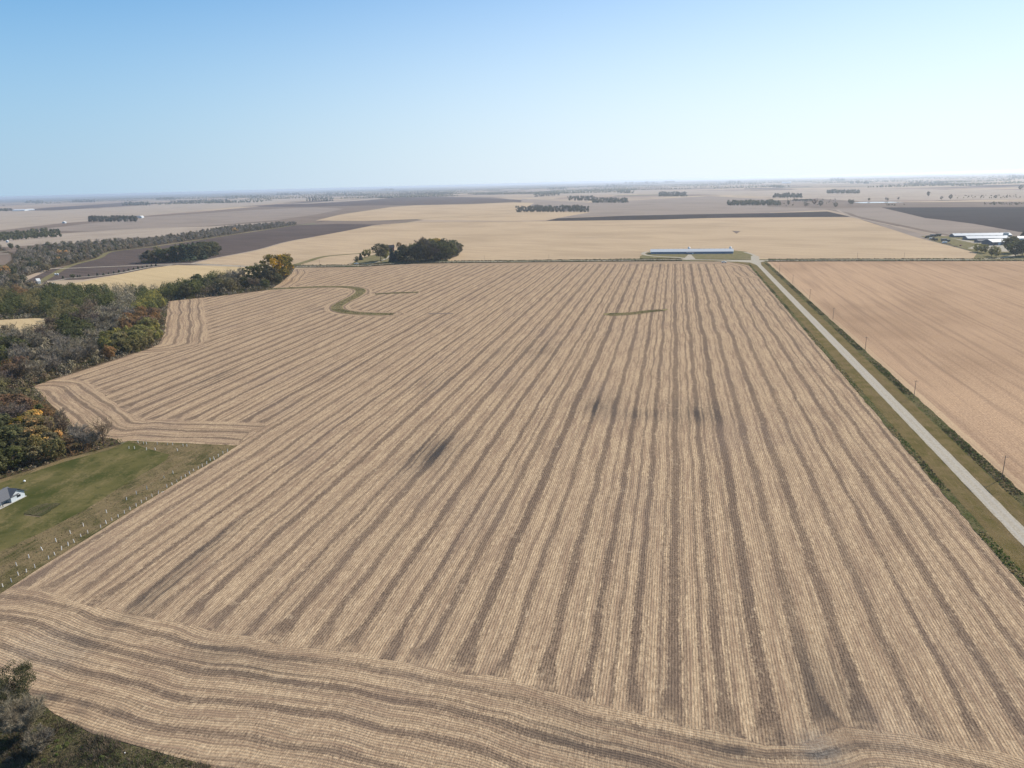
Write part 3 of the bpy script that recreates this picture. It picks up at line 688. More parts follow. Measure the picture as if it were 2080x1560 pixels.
def crown_twigs(seed, H=12.0, limbs=12, subs=9, tw=13, width=0.055, wide=0.40):
    """bare crown: limbs, branches and a haze of thin twigs, each a narrow tapering blade"""
    r = np.random.default_rng(seed); segs = []
    def blade(a, b, w):
        t = b - a; t /= np.linalg.norm(t) + 1e-9; s = np.cross(t, r.normal(size=3)); s /= np.linalg.norm(s) + 1e-9
        segs.append(np.array([a - s * w, a + s * w, b + s * w * 0.35, b - s * w * 0.35]))
        s2 = np.cross(t, s); segs.append(np.array([a - s2 * w, a + s2 * w, b + s2 * w * 0.35, b - s2 * w * 0.35]))
    for _ in range(limbs):
        az = r.uniform(0, 2 * math.pi); z0 = H * r.uniform(0.10, 0.45)
        d = np.array([math.cos(az), math.sin(az), 0]) * wide * H * r.uniform(0.5, 1.0)
        end = np.array([d[0], d[1], min(H * 0.97, z0 + H * r.uniform(0.25, 0.5))]); st = np.array([0, 0, z0])
        midp = (st + end) / 2 + np.array([0, 0, -0.03 * H])
        blade(st, midp, 0.11 * H / 12); blade(midp, end, 0.08 * H / 12)
        for k in range(subs):
            f = r.uniform(0.3, 1.0); base = st + (end - st) * f
            dd = r.normal(size=3); dd[2] = abs(dd[2]) + 0.3; dd += d / (wide * H) * 0.9; dd /= np.linalg.norm(dd)
            e2 = base + dd * H * r.uniform(0.10, 0.22); blade(base, e2, 0.05 * H / 12)
            for j in range(tw):
                b0 = base + (e2 - base) * r.uniform(0.2, 1.0); q = dd + r.normal(size=3) * 0.65; q[2] += 0.25; q /= np.linalg.norm(q)
                e3 = b0 + q * H * r.uniform(0.05, 0.13); w = width
                t = q; s = np.cross(t, r.normal(size=3)); s /= np.linalg.norm(s) + 1e-9
                segs.append(np.array([b0 - s * w, b0 + s * w, e3 + s * w * .5, e3 - s * w * .5]))
    return np.concatenate(segs)
def trunk_mesh(seed, H=12.0, limbs=5, top=0.62, r0=0.24, bare=False):
    r = random.Random(seed); mb = MB(); p = Vector((0, 0, 0)); n = 5; pts = [p]
    for i in range(n): p = p + Vector((r.uniform(-.25, .25), r.uniform(-.25, .25), H * top / n)); pts.append(p)
    for i in range(n): mb.tube(pts[i], pts[i + 1], r0 * (1 - 0.75 * i / n), r0 * (1 - 0.75 * (i + 1) / n), 7)
    for k in range(limbs):
        i = r.randint(1, n - 1); a = r.uniform(0, 6.28); q = pts[i]
        e = q + Vector((math.cos(a) * H * .16, math.sin(a) * H * .16, H * r.uniform(.14, .22)))
        mb.tube(q, e, r0 * .42, r0 * .14, 5)
    return mesh_of('trunk', mb.v, mb.f, M['bark'], smooth=True)

SPEC = {}
def spec(kind, mat, vs): SPEC[kind] = [(qmesh('crown', v, M[mat]), trunk_mesh(100 + i)) for i, v in enumerate(vs)]
L_ = [crown_leaf(s, lobes=lb, wide=w, nclump=nc, low=lo) for s, lb, w, nc, lo in ((1, 5, .42, 70, .03), (2, 4, .37, 64, .07), (3, 7, .47, 80, .01), (4, 3, .34, 56, .05), (5, 6, .44, 72, .02))]
spec('green', 'leaf_green', L_)
spec('olive', 'leaf_olive', [L_[1], L_[2], crown_leaf(9, wide=.42, nclump=48)])
spec('bright', 'leaf_bright', [L_[0], L_[3], L_[4]])
spec('gold', 'leaf_gold', [L_[4], L_[0]])
spec('rust', 'leaf_rust', [L_[2], crown_leaf(12, wide=.38, nclump=42)])
spec('spruce', 'leaf_spruce', [crown_spruce(1), crown_spruce(2)])
T_ = [crown_twigs(s, wide=w, subs=12, tw=15, width=.062) for s, w in ((1, .42), (2, .46), (3, .38), (4, .44))]
spec('bare', 'twig', T_)
spec('brown', 'twig_brown', [crown_twigs(8, wide=.45, subs=12, tw=15, width=.07), crown_twigs(9, wide=.40, subs=12, tw=15, width=.07)])
WORD = dict(green='dark green leafy', olive='olive green', bright='yellow green', gold='green and gold', rust='rust coloured', spruce='dark conifer', bare='leafless grey', brown='brown thinning')
def tree(kind, x, y, h, label, group, width=1.0, name='tree', var=None, cat='tree'):
    r = rng
    lst = SPEC[kind]; cm, tm = lst[int(r.integers(len(lst))) if var is None else var]
    root = thing(name, label, cat, (x, y, 0), float(r.uniform(0, 6.28)), group)
    k = h / 12.0; kw = k * width * float(r.uniform(0.92, 1.12))
    root.scale = (kw, kw, k)
    link('trunk', tm, root); link('crown', cm, root)
    return root
def tpx(kind, px, py, n, label, group=None, **kw):       # tree standing at a photograph pixel, n pixels tall
    x, y = at(px, py); return tree(kind, x, y, hpx(px, py, n) * 1.12, label, group, **kw)

# hints of where each kind of crown shows in the woods (photograph pixels of the crown)
HINTS = {
 'green': [(100, 600), (30, 615), (120, 590), (165, 600), (220, 612), (290, 598), (150, 645), (5, 640), (90, 625), (160, 668), (15, 862), (30, 885), (70, 832), (10, 930), (5, 735), (60, 775), (375, 585), (350, 590), (400, 582), (420, 572), (315, 622), (15, 700)],
 'bare': [(200, 640), (240, 625), (205, 660), (60, 692), (100, 702), (30, 715), (130, 735), (180, 692), (270, 600), (225, 650), (80, 720), (150, 722), (190, 730), (130, 882), (165, 890), (60, 740), (110, 745), (490, 560), (250, 590), (450, 590), (300, 575), (50, 585), (20, 680)],
 'olive': [(300, 685), (250, 702), (60, 640), (130, 630), (20, 795), (40, 910), (25, 945), (60, 925), (270, 720), (50, 800), (450, 578), (470, 585), (0, 600), (60, 605), (100, 900), (240, 700)],
 'bright': [(318, 668), (328, 695), (305, 610), (520, 570), (290, 672), (500, 580), (230, 690)],
 'rust': [(280, 645), (225, 715), (20, 737), (60, 812), (25, 822), (85, 838), (310, 640), (45, 590), (400, 597)],
 'brown': [(100, 760), (60, 765), (330, 640), (335, 665), (170, 640), (75, 660), (40, 770), (110, 850), (430, 595), (30, 840), (130, 905), (180, 620)],
 'gold': [(60, 868), (76, 856), (85, 880), (540, 558), (70, 850)]}
HL = [(x, y, k) for k, l in HINTS.items() for x, y in l]
HX = np.array([(x, y) for x, y, _ in HL], float)
def kind_at(x, y, h):
    px, py = proj(x, y, h * 0.6)
    d = (HX[:, 0] - px) ** 2 + ((HX[:, 1] - py) * 1.4) ** 2
    d = d * rng.uniform(0.5, 1.6, len(d)) + 40
    return HL[int(np.argmin(d))][2]

SPOT = []           # every wood tree: x, y, height, kind, wood
lone = []
def wood(poly, spacing, hlo, hhi, nm, seed, avoid=None, pull=1.2):
    for x, y in poisson(poly, spacing, seed):
        if avoid is not None and inside(avoid, np.array([x]), np.array([y]))[0]: continue
        px, py = proj(x, y)
        if px < -110: continue
        h = float(rng.uniform(hlo, hhi)); SPOT.append([x, y, h, kind_at(x, y, h), nm, px, py])
def avoid_clear(): return W([(-260, 706), (-260, 640), (0, 645), (70, 640), (108, 642), (104, 655), (84, 674), (30, 684), (-260, 686)])
wood(W1, 11.5, 10, 16, 'main', 1, avoid_clear())
wood(W2, 9.0, 9, 14.5, 'lower', 2)
wood(W3, 11.0, 13, 20, 'hedge', 3)
# trees stand back a little from the field edge
PF = poly_field
keep = []
for s in SPOT:
    p = np.array([[s[0], s[1]]])
    dd = linedist(p, PF + [PF[0]])[0]
    if inside(PF, p[:, 0], p[:, 1])[0] or dd < 1.5: continue
    if dd < 6: s[2] *= 0.7
    if s[4] == 'hedge' and s[5] > 480: continue
    keep.append(s)
SPOT = keep
SPOT.sort(key=lambda s: -s[2] / math.hypot(s[0], s[1]))
WOODNAME = dict(main='in the wood between the clearing and the striped field', lower='in the wood between the lawn and the tan turn rows', hedge='in the tree belt along the far left field edge')
NWOOD = 236
for x, y, h, k, nm, px, py in SPOT[:NWOOD]:
    ph = h / 12.5
    size = 'tall' if ph > 1.14 else 'low' if ph < .86 else 'middling'
    if nm == 'main':
        z_ = 'beyond the clearing' if py < 650 and px < 90 else 'at the tan clearing' if px < 130 and py < 700 else 'against the golden field' if py < 625 else 'bordering the striped field' if linedist(np.array([[x, y]]), W(WUP))[0] < 16 else 'in the wood centre' if py < 690 else 'in the wood above the turn rows'
    elif nm == 'lower':
        z_ = 'bordering the lawn' if linedist(np.array([[x, y]]), W([(0, 972), (60, 957), (130, 933), (200, 915), (246, 903)]))[0] < 12 else 'facing the curved turn rows' if linedist(np.array([[x, y]]), W([(68, 785), (100, 818), (150, 868), (200, 888)]))[0] < 12 else 'between lawn and turn rows'
    else: z_ = 'in the left third of the tree belt' if px < 400 else 'in the tree belt before the leafless one'
    w3 = 'by the left edge' if px < 45 else ''
    tree(k, x, y, h, f'{size} {WORD[k]} tree {z_} {w3}'.strip(), f'{WORD[k]} trees {z_}')
rest = SPOT[NWOOD:]
print('wood trees', len(SPOT))

def mass(name, items, label, cat='woodland', kindmats=None, leaf=1.1, n=150, kind='stuff', flat=0.9):
    """many far crowns as one mesh; items: x, y, height, kind"""
    names = sorted({k for *_, k in items}); out = []; mi = []
    MT = dict(green='leaf_green', olive='leaf_olive', bright='leaf_bright', gold='leaf_gold', rust='leaf_rust', spruce='leaf_spruce', bare='twig', brown='twig_brown')
    for x, y, h, k in items:
        r = rng; m_ = n
        d = r.normal(size=(m_, 3)); d /= np.linalg.norm(d, axis=1)[:, None]
        rad_ = r.uniform(0.6, 1.05, m_) ** 0.6
        bump_ = 0.85 + 0.25 * np.sin(d[:, 0] * 5 + x) * np.cos(d[:, 1] * 4 + y + d[:, 2] * 3)
        q = d * (rad_ * bump_)[:, None]
        c = np.stack([x + q[:, 0] * h * .42, y + q[:, 1] * h * .42, h * 0.54 + q[:, 2] * h * .46], 1)
        if k == 'spruce': 
            f = r.uniform(0, 1, m_) ** 1.4; t = r.uniform(0, 6.28, m_); w = h * .23 * (1 - f) + .3
            c = np.stack([x + np.cos(t) * w, y + np.sin(t) * w, h * (0.05 + .95 * f)], 1)
        out.append(quads(c, leaf * (0.6 if k in ('bare', 'brown') else 1), d * 1.0 + np.array([0, 0, .45]), r)); mi += [names.index(k)] * m_
        t0 = np.array([[x - .25, y, 0], [x + .25, y, 0], [x + .15, y, h * .6], [x - .15, y, h * .6]]); out.append(t0); mi.append(names.index(k))
    V = np.concatenate(out); me = qmesh(name, V, M[MT[names[0]]])
    for k in names[1:]: me.materials.append(M[MT[k]])
    me.polygons.foreach_set('material_index', np.array(mi[:len(me.polygons)], dtype=np.int32))
    return tag(link(name, me), label, cat, kind=kind)
if rest: mass('woodland', [(x, y, h, k) for x, y, h, k, *_ in rest], 'further grey and green trees of the wood left of the striped field', n=320, leaf=0.75)

# understory brush filling the woods
def brush(name, polys, dens, hlo, hhi, mats, label, leaf=0.5, per=10, near=None, weights=None, cat='brush'):
    P = []
    for pl in polys:
        A = np.array(pl); p = poisson(pl, 1 / math.sqrt(dens), 3)
        P.append(p)
    P = np.concatenate(P); q = [proj(*a) for a in P[:]]
    ok = ~inside(CLEAR, P[:, 0], P[:, 1]); P = P[ok]; q = [b for b, k in zip(q, ok) if k]
    keep = np.array([-120 < a[0] < 2200 and 380 < a[1] < 1700 for a in q]); P = P[keep]
    n = len(P); r = rng
    hh = r.uniform(hlo, hhi, n) * (0.5 + 1.0 * r.uniform(0, 1, n) ** 2)
    C = np.repeat(np.concatenate([P, np.zeros((n, 1))], 1), per, 0); H_ = np.repeat(hh, per)
    off = r.normal(size=(n * per, 3)); off /= np.linalg.norm(off, axis=1)[:, None]
    C[:, 0] += off[:, 0] * H_ * 0.55; C[:, 1] += off[:, 1] * H_ * 0.55; C[:, 2] = np.abs(off[:, 2]) * H_ * 0.9 + 0.05
    V = quads(C, leaf, off + np.array([0, 0, .4]), r, 1.2)
    V[:, 2] = np.maximum(V[:, 2], 0.02)
    me = qmesh(name, V, M[mats[0]])
    for m_ in mats[1:]: me.materials.append(M[m_])
    big = (np.sin(P[:, 0] * .11) + np.cos(P[:, 1] * .13 + P[:, 0] * .05) + r.normal(size=n) * .7)
    idx = np.clip(((big + 2) / 4 * len(mats)).astype(int), 0, len(mats) - 1)
    me.polygons.foreach_set('material_index', np.repeat(idx, per)[:len(me.polygons)].astype(np.int32))
    return tag(link(name, me), label, cat, kind='stuff')
brush('undergrowth', [W1, W3], 0.055, 2.0, 4.5, ['twig', 'twig_brown', 'leaf_olive', 'leaf_green', 'twig'], 'low grey and olive brush under the trees of the woods', leaf=.55, per=26)
brush('grove_undergrowth', [W([(812, 532.4), (865, 532.6), (905, 530.8), (932, 519), (925, 516), (895, 524), (812, 526)]), W([(288, 535), (388, 532.3), (448, 517), (440, 514), (380, 526), (288, 530)])], 0.05, 2.0, 4.0, ['leaf_green', 'leaf_olive', 'leaf_green', 'twig_brown'], 'low bushes closing the feet of the groves', leaf=.9, per=30)
brush('undergrowth', [W2], 0.12, 1.2, 3.4, ['twig', 'leaf_green', 'twig_brown', 'leaf_olive', 'leaf_rust'], 'low brush under the trees beside the lawn', leaf=.35, per=26)

# the valley wood farther out
it = []
for x, y in poisson(W4a, 17, 5):
    px, py = proj(x, y)
    if px < -60: continue
    if px < 30 and 508 < py < 546: continue
    c = rng.uniform()
    k = 'bare' if c < .46 else 'olive' if c < .76 else 'green' if c < .90 else 'brown' if c < .993 else 'gold'
    if (300 < px or py < 490) and c > .45: k = 'bare' if c < .75 else 'olive'
    it.append((x, y, float(rng.uniform(7, 13)) * (0.75 if py < 490 else 1), k))
for cx, cy, k in ((70, 540, 'green'), (90, 545, 'olive'), (60, 552, 'bare'), (127, 515, 'gold'), (8, 550, 'gold'), (95, 497, 'green'), (30, 500, 'green'), (140, 500, 'green'), (480, 465, 'gold')):
    for _ in range(4):
        x, y = at(cx + rng.uniform(-9, 9), cy + 6 + rng.uniform(-2, 2)); it.append((x, y, float(rng.uniform(11, 15)), k))
mass('valley_woodland', it, 'grey and olive woodland winding along the valley beyond the dark ploughed slope', n=170, leaf=1.15)

# tree belt end: the big gold tree and its neighbours
B = 'beside the big gold tree at the corner of the striped field'
tpx('gold', 566, 572, 57, 'tall spreading tree with green and orange leaves at the end of the tree belt', width=1.05, var=0)
tpx('gold', 583, 560, 44, 'gold leaved tree on the right flank of the tall green and orange tree', width=.8, var=1)
tpx('olive', 550, 580, 40, 'olive tree in front of the tall green and orange tree at the belt end', width=.9)
tpx('bright', 530, 572, 36, 'yellow green tree just left of the tall orange and green tree')
tpx('bright', 512, 575, 36, 'second yellow green tree left of the tall orange and green tree', width=1.1)
tpx('bare', 484, 582, 36, 'tall leafless tree sticking up from the tree belt', width=.8)
tpx('bare', 470, 586, 30, 'leafless tree left of the tall bare tree in the belt')
tpx('green', 500, 588, 26, 'dark green tree low in front of the yellow green pair')
tpx('brown', 520, 588, 24, 'brown thinning tree at the striped field edge below the yellow green pair')
tpx('green', 540, 587, 20, 'low dark tree where the grass waterway meets the belt')
tpx('green', 565, 578, 24, 'dark green tree at the foot of the tall gold tree')
tpx('olive', 578, 568, 24, 'olive bushy tree at the right foot of the tall gold tree', width=1.1)
tpx('rust', 588, 556, 22, 'rust leaved small tree at the corner by the cross road')
tpx('olive', 450, 592, 28, 'olive tree in the middle of the belt')
tpx('bare', 432, 596, 26, 'grey twiggy tree in the middle of the belt')

# lone bare tree by the turn rows
tn = at(212, 902); BT = thing('bare_tree', 'lone leafless spreading tree at the corner of the lawn and the field', 'tree', (*tn, 0), 0.4)
link('trunk', trunk_mesh(55, H=14.5, limbs=8, r0=.32, top=.5), BT)
link('crown', qmesh('crown', crown_twigs(77, H=14.5, limbs=20, subs=7, tw=7, width=.04, wide=.40), M['twig_brown']), BT)
tpx('bare', 190, 905, 30, 'thin leafless tree left of the lone spreading bare tree', width=.8)
tpx('bare', 128, 868, 38, 'slender grey tree standing out against the curved turn rows', width=.6)

# ---------------------------------------------------------------- copse by the crossroads lane
C0 = 'in the dark copse above the golden field'
for i, (px, py, n, k) in enumerate([(292, 533, 18, 'bare'), (303, 533, 25, 'olive'), (316, 533, 24, 'olive'), (330, 533, 26, 'green'), (342, 532, 28, 'green'), (355, 532, 30, 'spruce'), (365, 531, 34, 'green'), (376, 531, 33, 'spruce'),
        (388, 530, 34, 'spruce'), (398, 529, 33, 'green'), (408, 527, 34, 'spruce'), (418, 525, 32, 'green'), (428, 522, 31, 'green'), (438, 519, 26, 'green'), (444, 515, 18, 'green'), (325, 527, 26, 'bright'), (350, 522, 22, 'green'), (372, 521, 26, 'green'), (395, 518, 25, 'spruce'), (415, 514, 22, 'green'), (433, 512, 20, 'green')]):
    a_ = 'front' if i < 15 else 'rear'; b_ = 'left third' if px < 345 else 'middle' if px < 400 else 'right third'
    tpx(k, px, py, n, f'{WORD[k]} {a_} row tree, {b_}, {C0}', f'{WORD[k]} trees {C0}', width=1.15 if k != 'spruce' else 1.5)
# row of small young pines
for i, (cx, cy) in enumerate([(513, 903), (632, 893), (652, 890), (722, 885), (792, 880), (841, 876), (883, 869), (926, 862), (968, 854), (1010, 849), (1046, 840), (1086, 832), (1122, 826), (1158, 819), (1196, 812), (1232, 806), (1268, 803)]):
    tpx('spruce', cx / 4, 340 + cy / 4, 4.6 if i % 4 else 5.6, 'small young evergreen in the row between the brown field and the golden field', 'young evergreens in a row', width=1.7, name='young_pine')
tpx('green', 148, 565.5, 9, 'largest bushy evergreen of the row beside the pale lane', width=1.2)

# ---------------------------------------------------------------- house grove by the cross road
HG = [('green', 823, 531, 34, 1.0), ('olive', 836, 529, 28, 1.0), ('green', 846, 531, 36, 1.0), ('olive', 856, 531, 40, 1.1), ('olive', 866, 531, 44, 1.0), ('brown', 874, 531, 43, 1.2), ('green', 884, 530.5, 42, 1.0), ('green', 896, 529.5, 40, 1.1), ('green', 908, 527, 37, 1.0), ('green', 918, 524, 32, .9),
      ('olive', 928, 519, 24, 1.0), ('green', 934, 516, 22, .9), ('bright', 868, 522, 38, 1.1), ('gold', 884, 520, 36, .9), ('green', 905, 519, 33, 1.2), ('green', 842, 522, 28, 1.1), ('green', 854, 516, 24, 1.1), ('green', 895, 512, 24, 1.2), ('green', 920, 513, 26, 1.0), ('brown', 830, 524, 24, .8), ('green', 816, 531.5, 24, 1.0)]
hgl = lambda x: 526 if x < 900 else 526 - (x - 900) * .32
for i, (k, px, py, n, w) in enumerate(HG):
    a_ = 'roadside' if py > hgl(px) else 'rear'; b_ = 'nearest the farmhouse' if px < 840 else 'left of the grove middle' if px < 866 else 'in the grove middle' if px < 890 else 'right of the grove middle' if px < 912 else 'at the far tip of the grove'
    tpx(k, px, py, n, f'{WORD[k]} {a_} tree {b_} beside the farmhouse', f'{WORD[k]} trees in the farmhouse grove', width=w * .95)
tpx('olive', 774, 531.5, 36, 'large olive tree with leaning stems in front of the farmhouse', width=1.15)
tpx('bright', 783, 529, 26, 'tree with yellow green top against the farmhouse wall', width=.7)
tpx('spruce', 797, 532, 27, 'tall dark conifer in front of the right end of the farmhouse', width=1.2)
tpx('spruce', 805, 531.5, 22, 'shorter dark conifer at the right corner of the farmhouse', width=1.3)
tpx('rust', 811, 514, 22, 'thin rust coloured tree behind the farmhouse corner', width=.55)
tpx('bright', 725, 534, 13, 'small round tree at the left end of the farmhouse lawn', width=1.0)
tpx('spruce', 733, 528.5, 14, 'narrow dark conifer on the farmhouse lawn', width=1.2)
tpx('bright', 741, 523.5, 16, 'round yellow green tree beside the narrow conifer', width=1.0)
tpx('bright', 749, 522.5, 16, 'round yellow green tree nearest the farmhouse front', width=1.0)

# ---------------------------------------------------------------- right farm trees
for k, px, py, n, w, lb in [('bright', 1985, 512, 18, 1.0, 'leftmost small pale green tree below the farm sheds'), ('bright', 1994, 513.5, 17, .9, 'yellow tinged small tree second from the left below the sheds'), ('bright', 2001, 515, 18, .85, 'small yellow green tree before the gap in the row below the sheds'),
        ('bright', 2014, 521, 21, 1.0, 'pale green tree just right of the gap below the sheds'), ('bright', 2023, 523, 21, .95, 'nearest yellow green tree beside the farm entrance'), ('olive', 2052, 514, 34, 1.2, 'big olive and brown tree in front of the bright shed roof'),
        ('green', 2062, 521, 32, 1.1, 'large dark green tree at the farm entrance'), ('green', 2076, 521, 34, 1.1, 'large dark green tree at the right edge of the farm entrance'), ('green', 2096, 520, 34, 1.1, 'dark green tree beyond the right side of the farm entrance'), ('spruce', 2077, 487, 15, 2.2, 'dark evergreen behind the far shed'), ('green', 2090, 486, 14, 1.3, 'dark round tree behind the far shed')]:
    tpx(k, px, py, n, lb, width=w)

# ---------------------------------------------------------------- groves on the plain
GR = [(1048, 1197, 412, 431, 'long dark grove standing alone in the middle distance above the tan field', 1.0), (1153, 1208, 394, 407.5, 'narrow grove behind the left end of the farm grove', .6), (1203, 1275, 397, 412, 'farm grove with gaps right of the long dark grove', .75),
      (1337, 1395, 386, 399, 'compact rectangular grove alone on the pale plain', .9), (1255, 1288, 384, 392.5, 'small grove beside the pale pond streak', .7), (1086, 1137, 388.5, 398.5, 'slanting small grove left of the farm grove', .7), (1477, 1585, 402, 417.5, 'long pale green grove left of the marsh', .9),
      (1570, 1630, 389, 401.5, 'rounded grove just behind the long pale green grove', .8), (1680, 1747, 382, 393, 'low whale shaped grove on the right plain', .9), (1840, 1932, 365, 376, 'long hazy grove far out on the right', .9), (1562, 1592, 374, 381, 'small hazy grove with a shed far out', .6),
      (1722, 1765, 367, 373, 'hazy broken tree line right of the whale shaped grove', .6), (1685, 1716, 361, 367.5, 'faint small grove near the horizon on the right', .8), (2047, 2120, 354, 363, 'faint broad grove at the right edge near the horizon', .8),
      (620, 677, 397, 408.5, 'dark square grove on the dark ploughed belt', 1.0), (560, 610, 391, 397, 'pair of hazy groves left of the dark square grove', .6), (657, 737, 386, 396, 'broken hazy grove with pale gaps behind the dark square grove', .6), (810, 892, 386, 395, 'long hazy grove behind the ploughed belt', .8),
      (870, 922, 389, 395.5, 'row of separated small trees on the pale strip', .5), (768, 800, 398, 403, 'tiny dark grove beside the white shed', .8), (773, 802, 383.5, 387, 'faint flat grove near the horizon left of centre', .8), (0, 25, 421, 429, 'grove at the left edge beside the long white sheds', .8),
      (179, 279, 433, 450.5, 'wide grove with a farmhouse at its right tip', 1.0), (-40, 124, 460, 487, 'long dark shelterbelt entering from the left', 1.1), (247, 304, 408, 417.5, 'grove rising to its right end on the ploughed strip', .8), (345, 400, 406, 413.5, 'flat hazy grove left of the twin grove', .8),
      (402, 466, 403, 412.5, 'twin of the flat hazy grove ending in a taller clump', .8), (147, 192, 404.5, 411, 'rounded hazy grove far left', .8), (51, 90, 407, 412.5, 'faint low grove far left', .6), (317, 356, 401, 406, 'mounded faint grove left of centre near the horizon', .7),
      (452, 540, 396, 402.5, 'long faint tree line climbing to the horizon haze', .7), (1230, 1262, 370, 379.5, 'hazy clump beside the drifting pale dust', .8), (1265, 1337, 367.5, 373.5, 'long faint line of trees near the horizon right of centre', .6), (1347, 1372, 366.5, 371.5, 'tiny faint grove near the horizon right of centre', .7),
      (1475, 1506, 367, 372.5, 'faint rounded grove beyond the compact rectangular one', .7), (1110, 1150, 378, 385, 'hazy low grove left of the drifting dust', .6), (1610, 1650, 403, 408, 'low trees behind the marsh', .6)]
for gi, (x0, x1, yt, yb, lb, dn) in enumerate(GR):
    d = yb - hz((x0 + x1) / 2)
    hm = min(17.0, CAMH * (yb - yt) * 0.62 / d)
    yd = yb - max(0.6, (yb - yt) - hm * d / CAMH) * 0.8
    its = []
    D = math.hypot(*at((x0 + x1) / 2, yb)); sp = max(8.5, D / 520)
    wpx = sp * d / CAMH; npx = max(3, int((x1 - x0) / wpx)); rows_ = 4 if D < 6000 else 3
    slope = -6 if lb.startswith('long dark shelter') else (-1.5 if 'slanting' in lb else 0)
    for i in range(npx):
        f = (i + .5) / npx
        for j in range(rows_):
            if rng.uniform() > 0.55 + 0.45 * dn: continue
            px = x0 + (x1 - x0) * f + rng.uniform(-.5, .5) * wpx; py = yb + (yd - yb) * j / (rows_ - 1) + slope * (f - .5) * 2 * (1 if slope else 0)
            x, y = at(px, py); c = rng.uniform()
            k = 'green' if c < .55 else 'olive' if c < .85 else 'bare'
            if 'pale green' in lb: k = 'olive' if c < .55 else 'green'
            if 'shelterbelt' in lb or 'square' in lb or 'rectangular' in lb: k = 'green'
            edge = (0.72 if f < .06 or f > .94 else 1.0) * (0.86 + .2 * math.sin(f * 9 + gi * 2.3) * math.cos(f * 23 + gi))
            its.append((x, y, hm * float(rng.uniform(.75, 1.15)) * edge * max(1, sp / 12.5), k))
    if its: mass('grove', its, lb, 'grove', n=150 if D < 6000 else 60, leaf=max(1.6, D / 1500))
# marsh willows and scattered field trees
for i, (px, py, n, k) in enumerate([(1636, 421, 12, 'bare'), (1654, 416, 12, 'rust'), (1667, 420, 13, 'olive'), (1697, 421, 10, 'olive'), (1727, 416, 8, 'olive'), (1731, 418, 12, 'olive'), (1725, 414, 9, 'olive'), (1765, 408, 6, 'olive'), (1800, 408, 7, 'bare'), (1824, 407, 7, 'bare'), (1803, 408, 5, 'olive'), (1885, 400, 11, 'olive'), (1912, 407, 8, 'olive'), (1930, 406, 11, 'olive'), (2072, 388, 12, 'olive'), (1968, 379, 4, 'olive'), (2022, 403, 7, 'olive'), (2044, 402, 5, 'olive'), (2000, 417, 6, 'bare'), (2018, 416, 7, 'olive'), (1601, 416, 9, 'olive')]):
    tpx(k, px, py, n, f'{WORD[k]} lone tree in the marshy strip near the pond', f'{WORD[k]} trees scattered in the marsh', width=.8)
its = []
for x0, x1, y0, y1, n in ((1590, 1700, 404, 419, 60), (1940, 2100, 397, 403, 60), (2010, 2110, 413, 417, 50), (1800, 1840, 416, 418, 12)):
    for _ in range(n): its.append((*at(rng.uniform(x0, x1), rng.uniform(y0, y1)), float(rng.uniform(3, 7)), 'olive' if rng.uniform() < .6 else 'brown'))
mass('marsh_brush', its, 'low brown brush spread over the marshy strip on the right', 'brush', n=30, leaf=1.6)
# the haze-washed tree lines towards the horizon
its = []
for _ in range(620):
    D = float(rng.uniform(13000, 52000)) if _ % 4 else float(rng.uniform(7500, 15000))
    a = rng.uniform(-0.80, 0.80); cx, cy = D * math.sin(a), D * math.cos(a)
    L = rng.uniform(150, 1100) * (1 if D < 15000 else 2.6); n = int(L / (D / 420)) + 2
    px, py = proj(cx, cy)
    if 0 < px < 2080 and py > 415: continue
    for i in range(n):
        f = i / n - .5; its.append((cx + f * L, cy + rng.uniform(-60, 60) * D / 10000, float(rng.uniform(9, 16)) * max(1, D / 26000), 'green' if rng.uniform() < .6 else 'olive'))
mass('distant_tree_lines', its, 'faint hazy groves and tree lines scattered all along the horizon', 'woodland', n=10, leaf=9)

# ---------------------------------------------------------------- weeds along the ditches, the waterways, the near bank
def tufts(name, centers, hs_, mats, label, per=5, leaf=0.35, cat='weeds', spread=.35):
    n = len(centers); r = rng
    C = np.repeat(np.asarray(centers), per, 0); H_ = np.repeat(np.asarray(hs_), per)
    t = r.uniform(0, 6.28, n * per); rr = r.uniform(0, spread, n * per)
    b = np.stack([C[:, 0] + np.cos(t) * rr, C[:, 1] + np.sin(t) * rr, np.full(n * per, .02)], 1)
    top = b + np.stack([r.normal(0, .28, n * per) * H_, r.normal(0, .28, n * per) * H_, H_ * r.uniform(.7, 1.1, n * per)], 1)
    s = np.stack([np.cos(t * 3), np.sin(t * 3), np.zeros(n * per)], 1) * leaf * .5
    V = np.stack([b - s, b + s, top + s * .5, top - s * .5], 1).reshape(-1, 3)
    me = qmesh(name, V, M[mats[0]])
    for m_ in mats[1:]: me.materials.append(M[m_])
    C0_ = np.asarray(centers); big = np.sin(C0_[:, 0] * .07 + C0_[:, 1] * .045) + np.sin(C0_[:, 1] * .13) * .6 + r.normal(size=n) * .5
    idx = np.clip(((big + 1.8) / 3.6 * len(mats)).astype(int), 0, len(mats) - 1)
    me.polygons.foreach_set('material_index', np.repeat(idx, per)[:len(me.polygons)].astype(np.int32))
    return tag(link(name, me), label, cat, kind='stuff')
def grassm(nm, a, b, tr=.3): M[nm] = leaf_material(nm, a, b, trans=tr)
grassm('weed_green', (0.060, 0.082, 0.022), (0.135, 0.155, 0.050))
grassm('weed_brown', (0.13, 0.095, 0.05), (0.26, 0.19, 0.105))
grassm('weed_dark', (0.06, 0.054, 0.032), (0.13, 0.11, 0.065))
grassm('weed_tan', (0.26, 0.19, 0.10), (0.42, 0.32, 0.18))
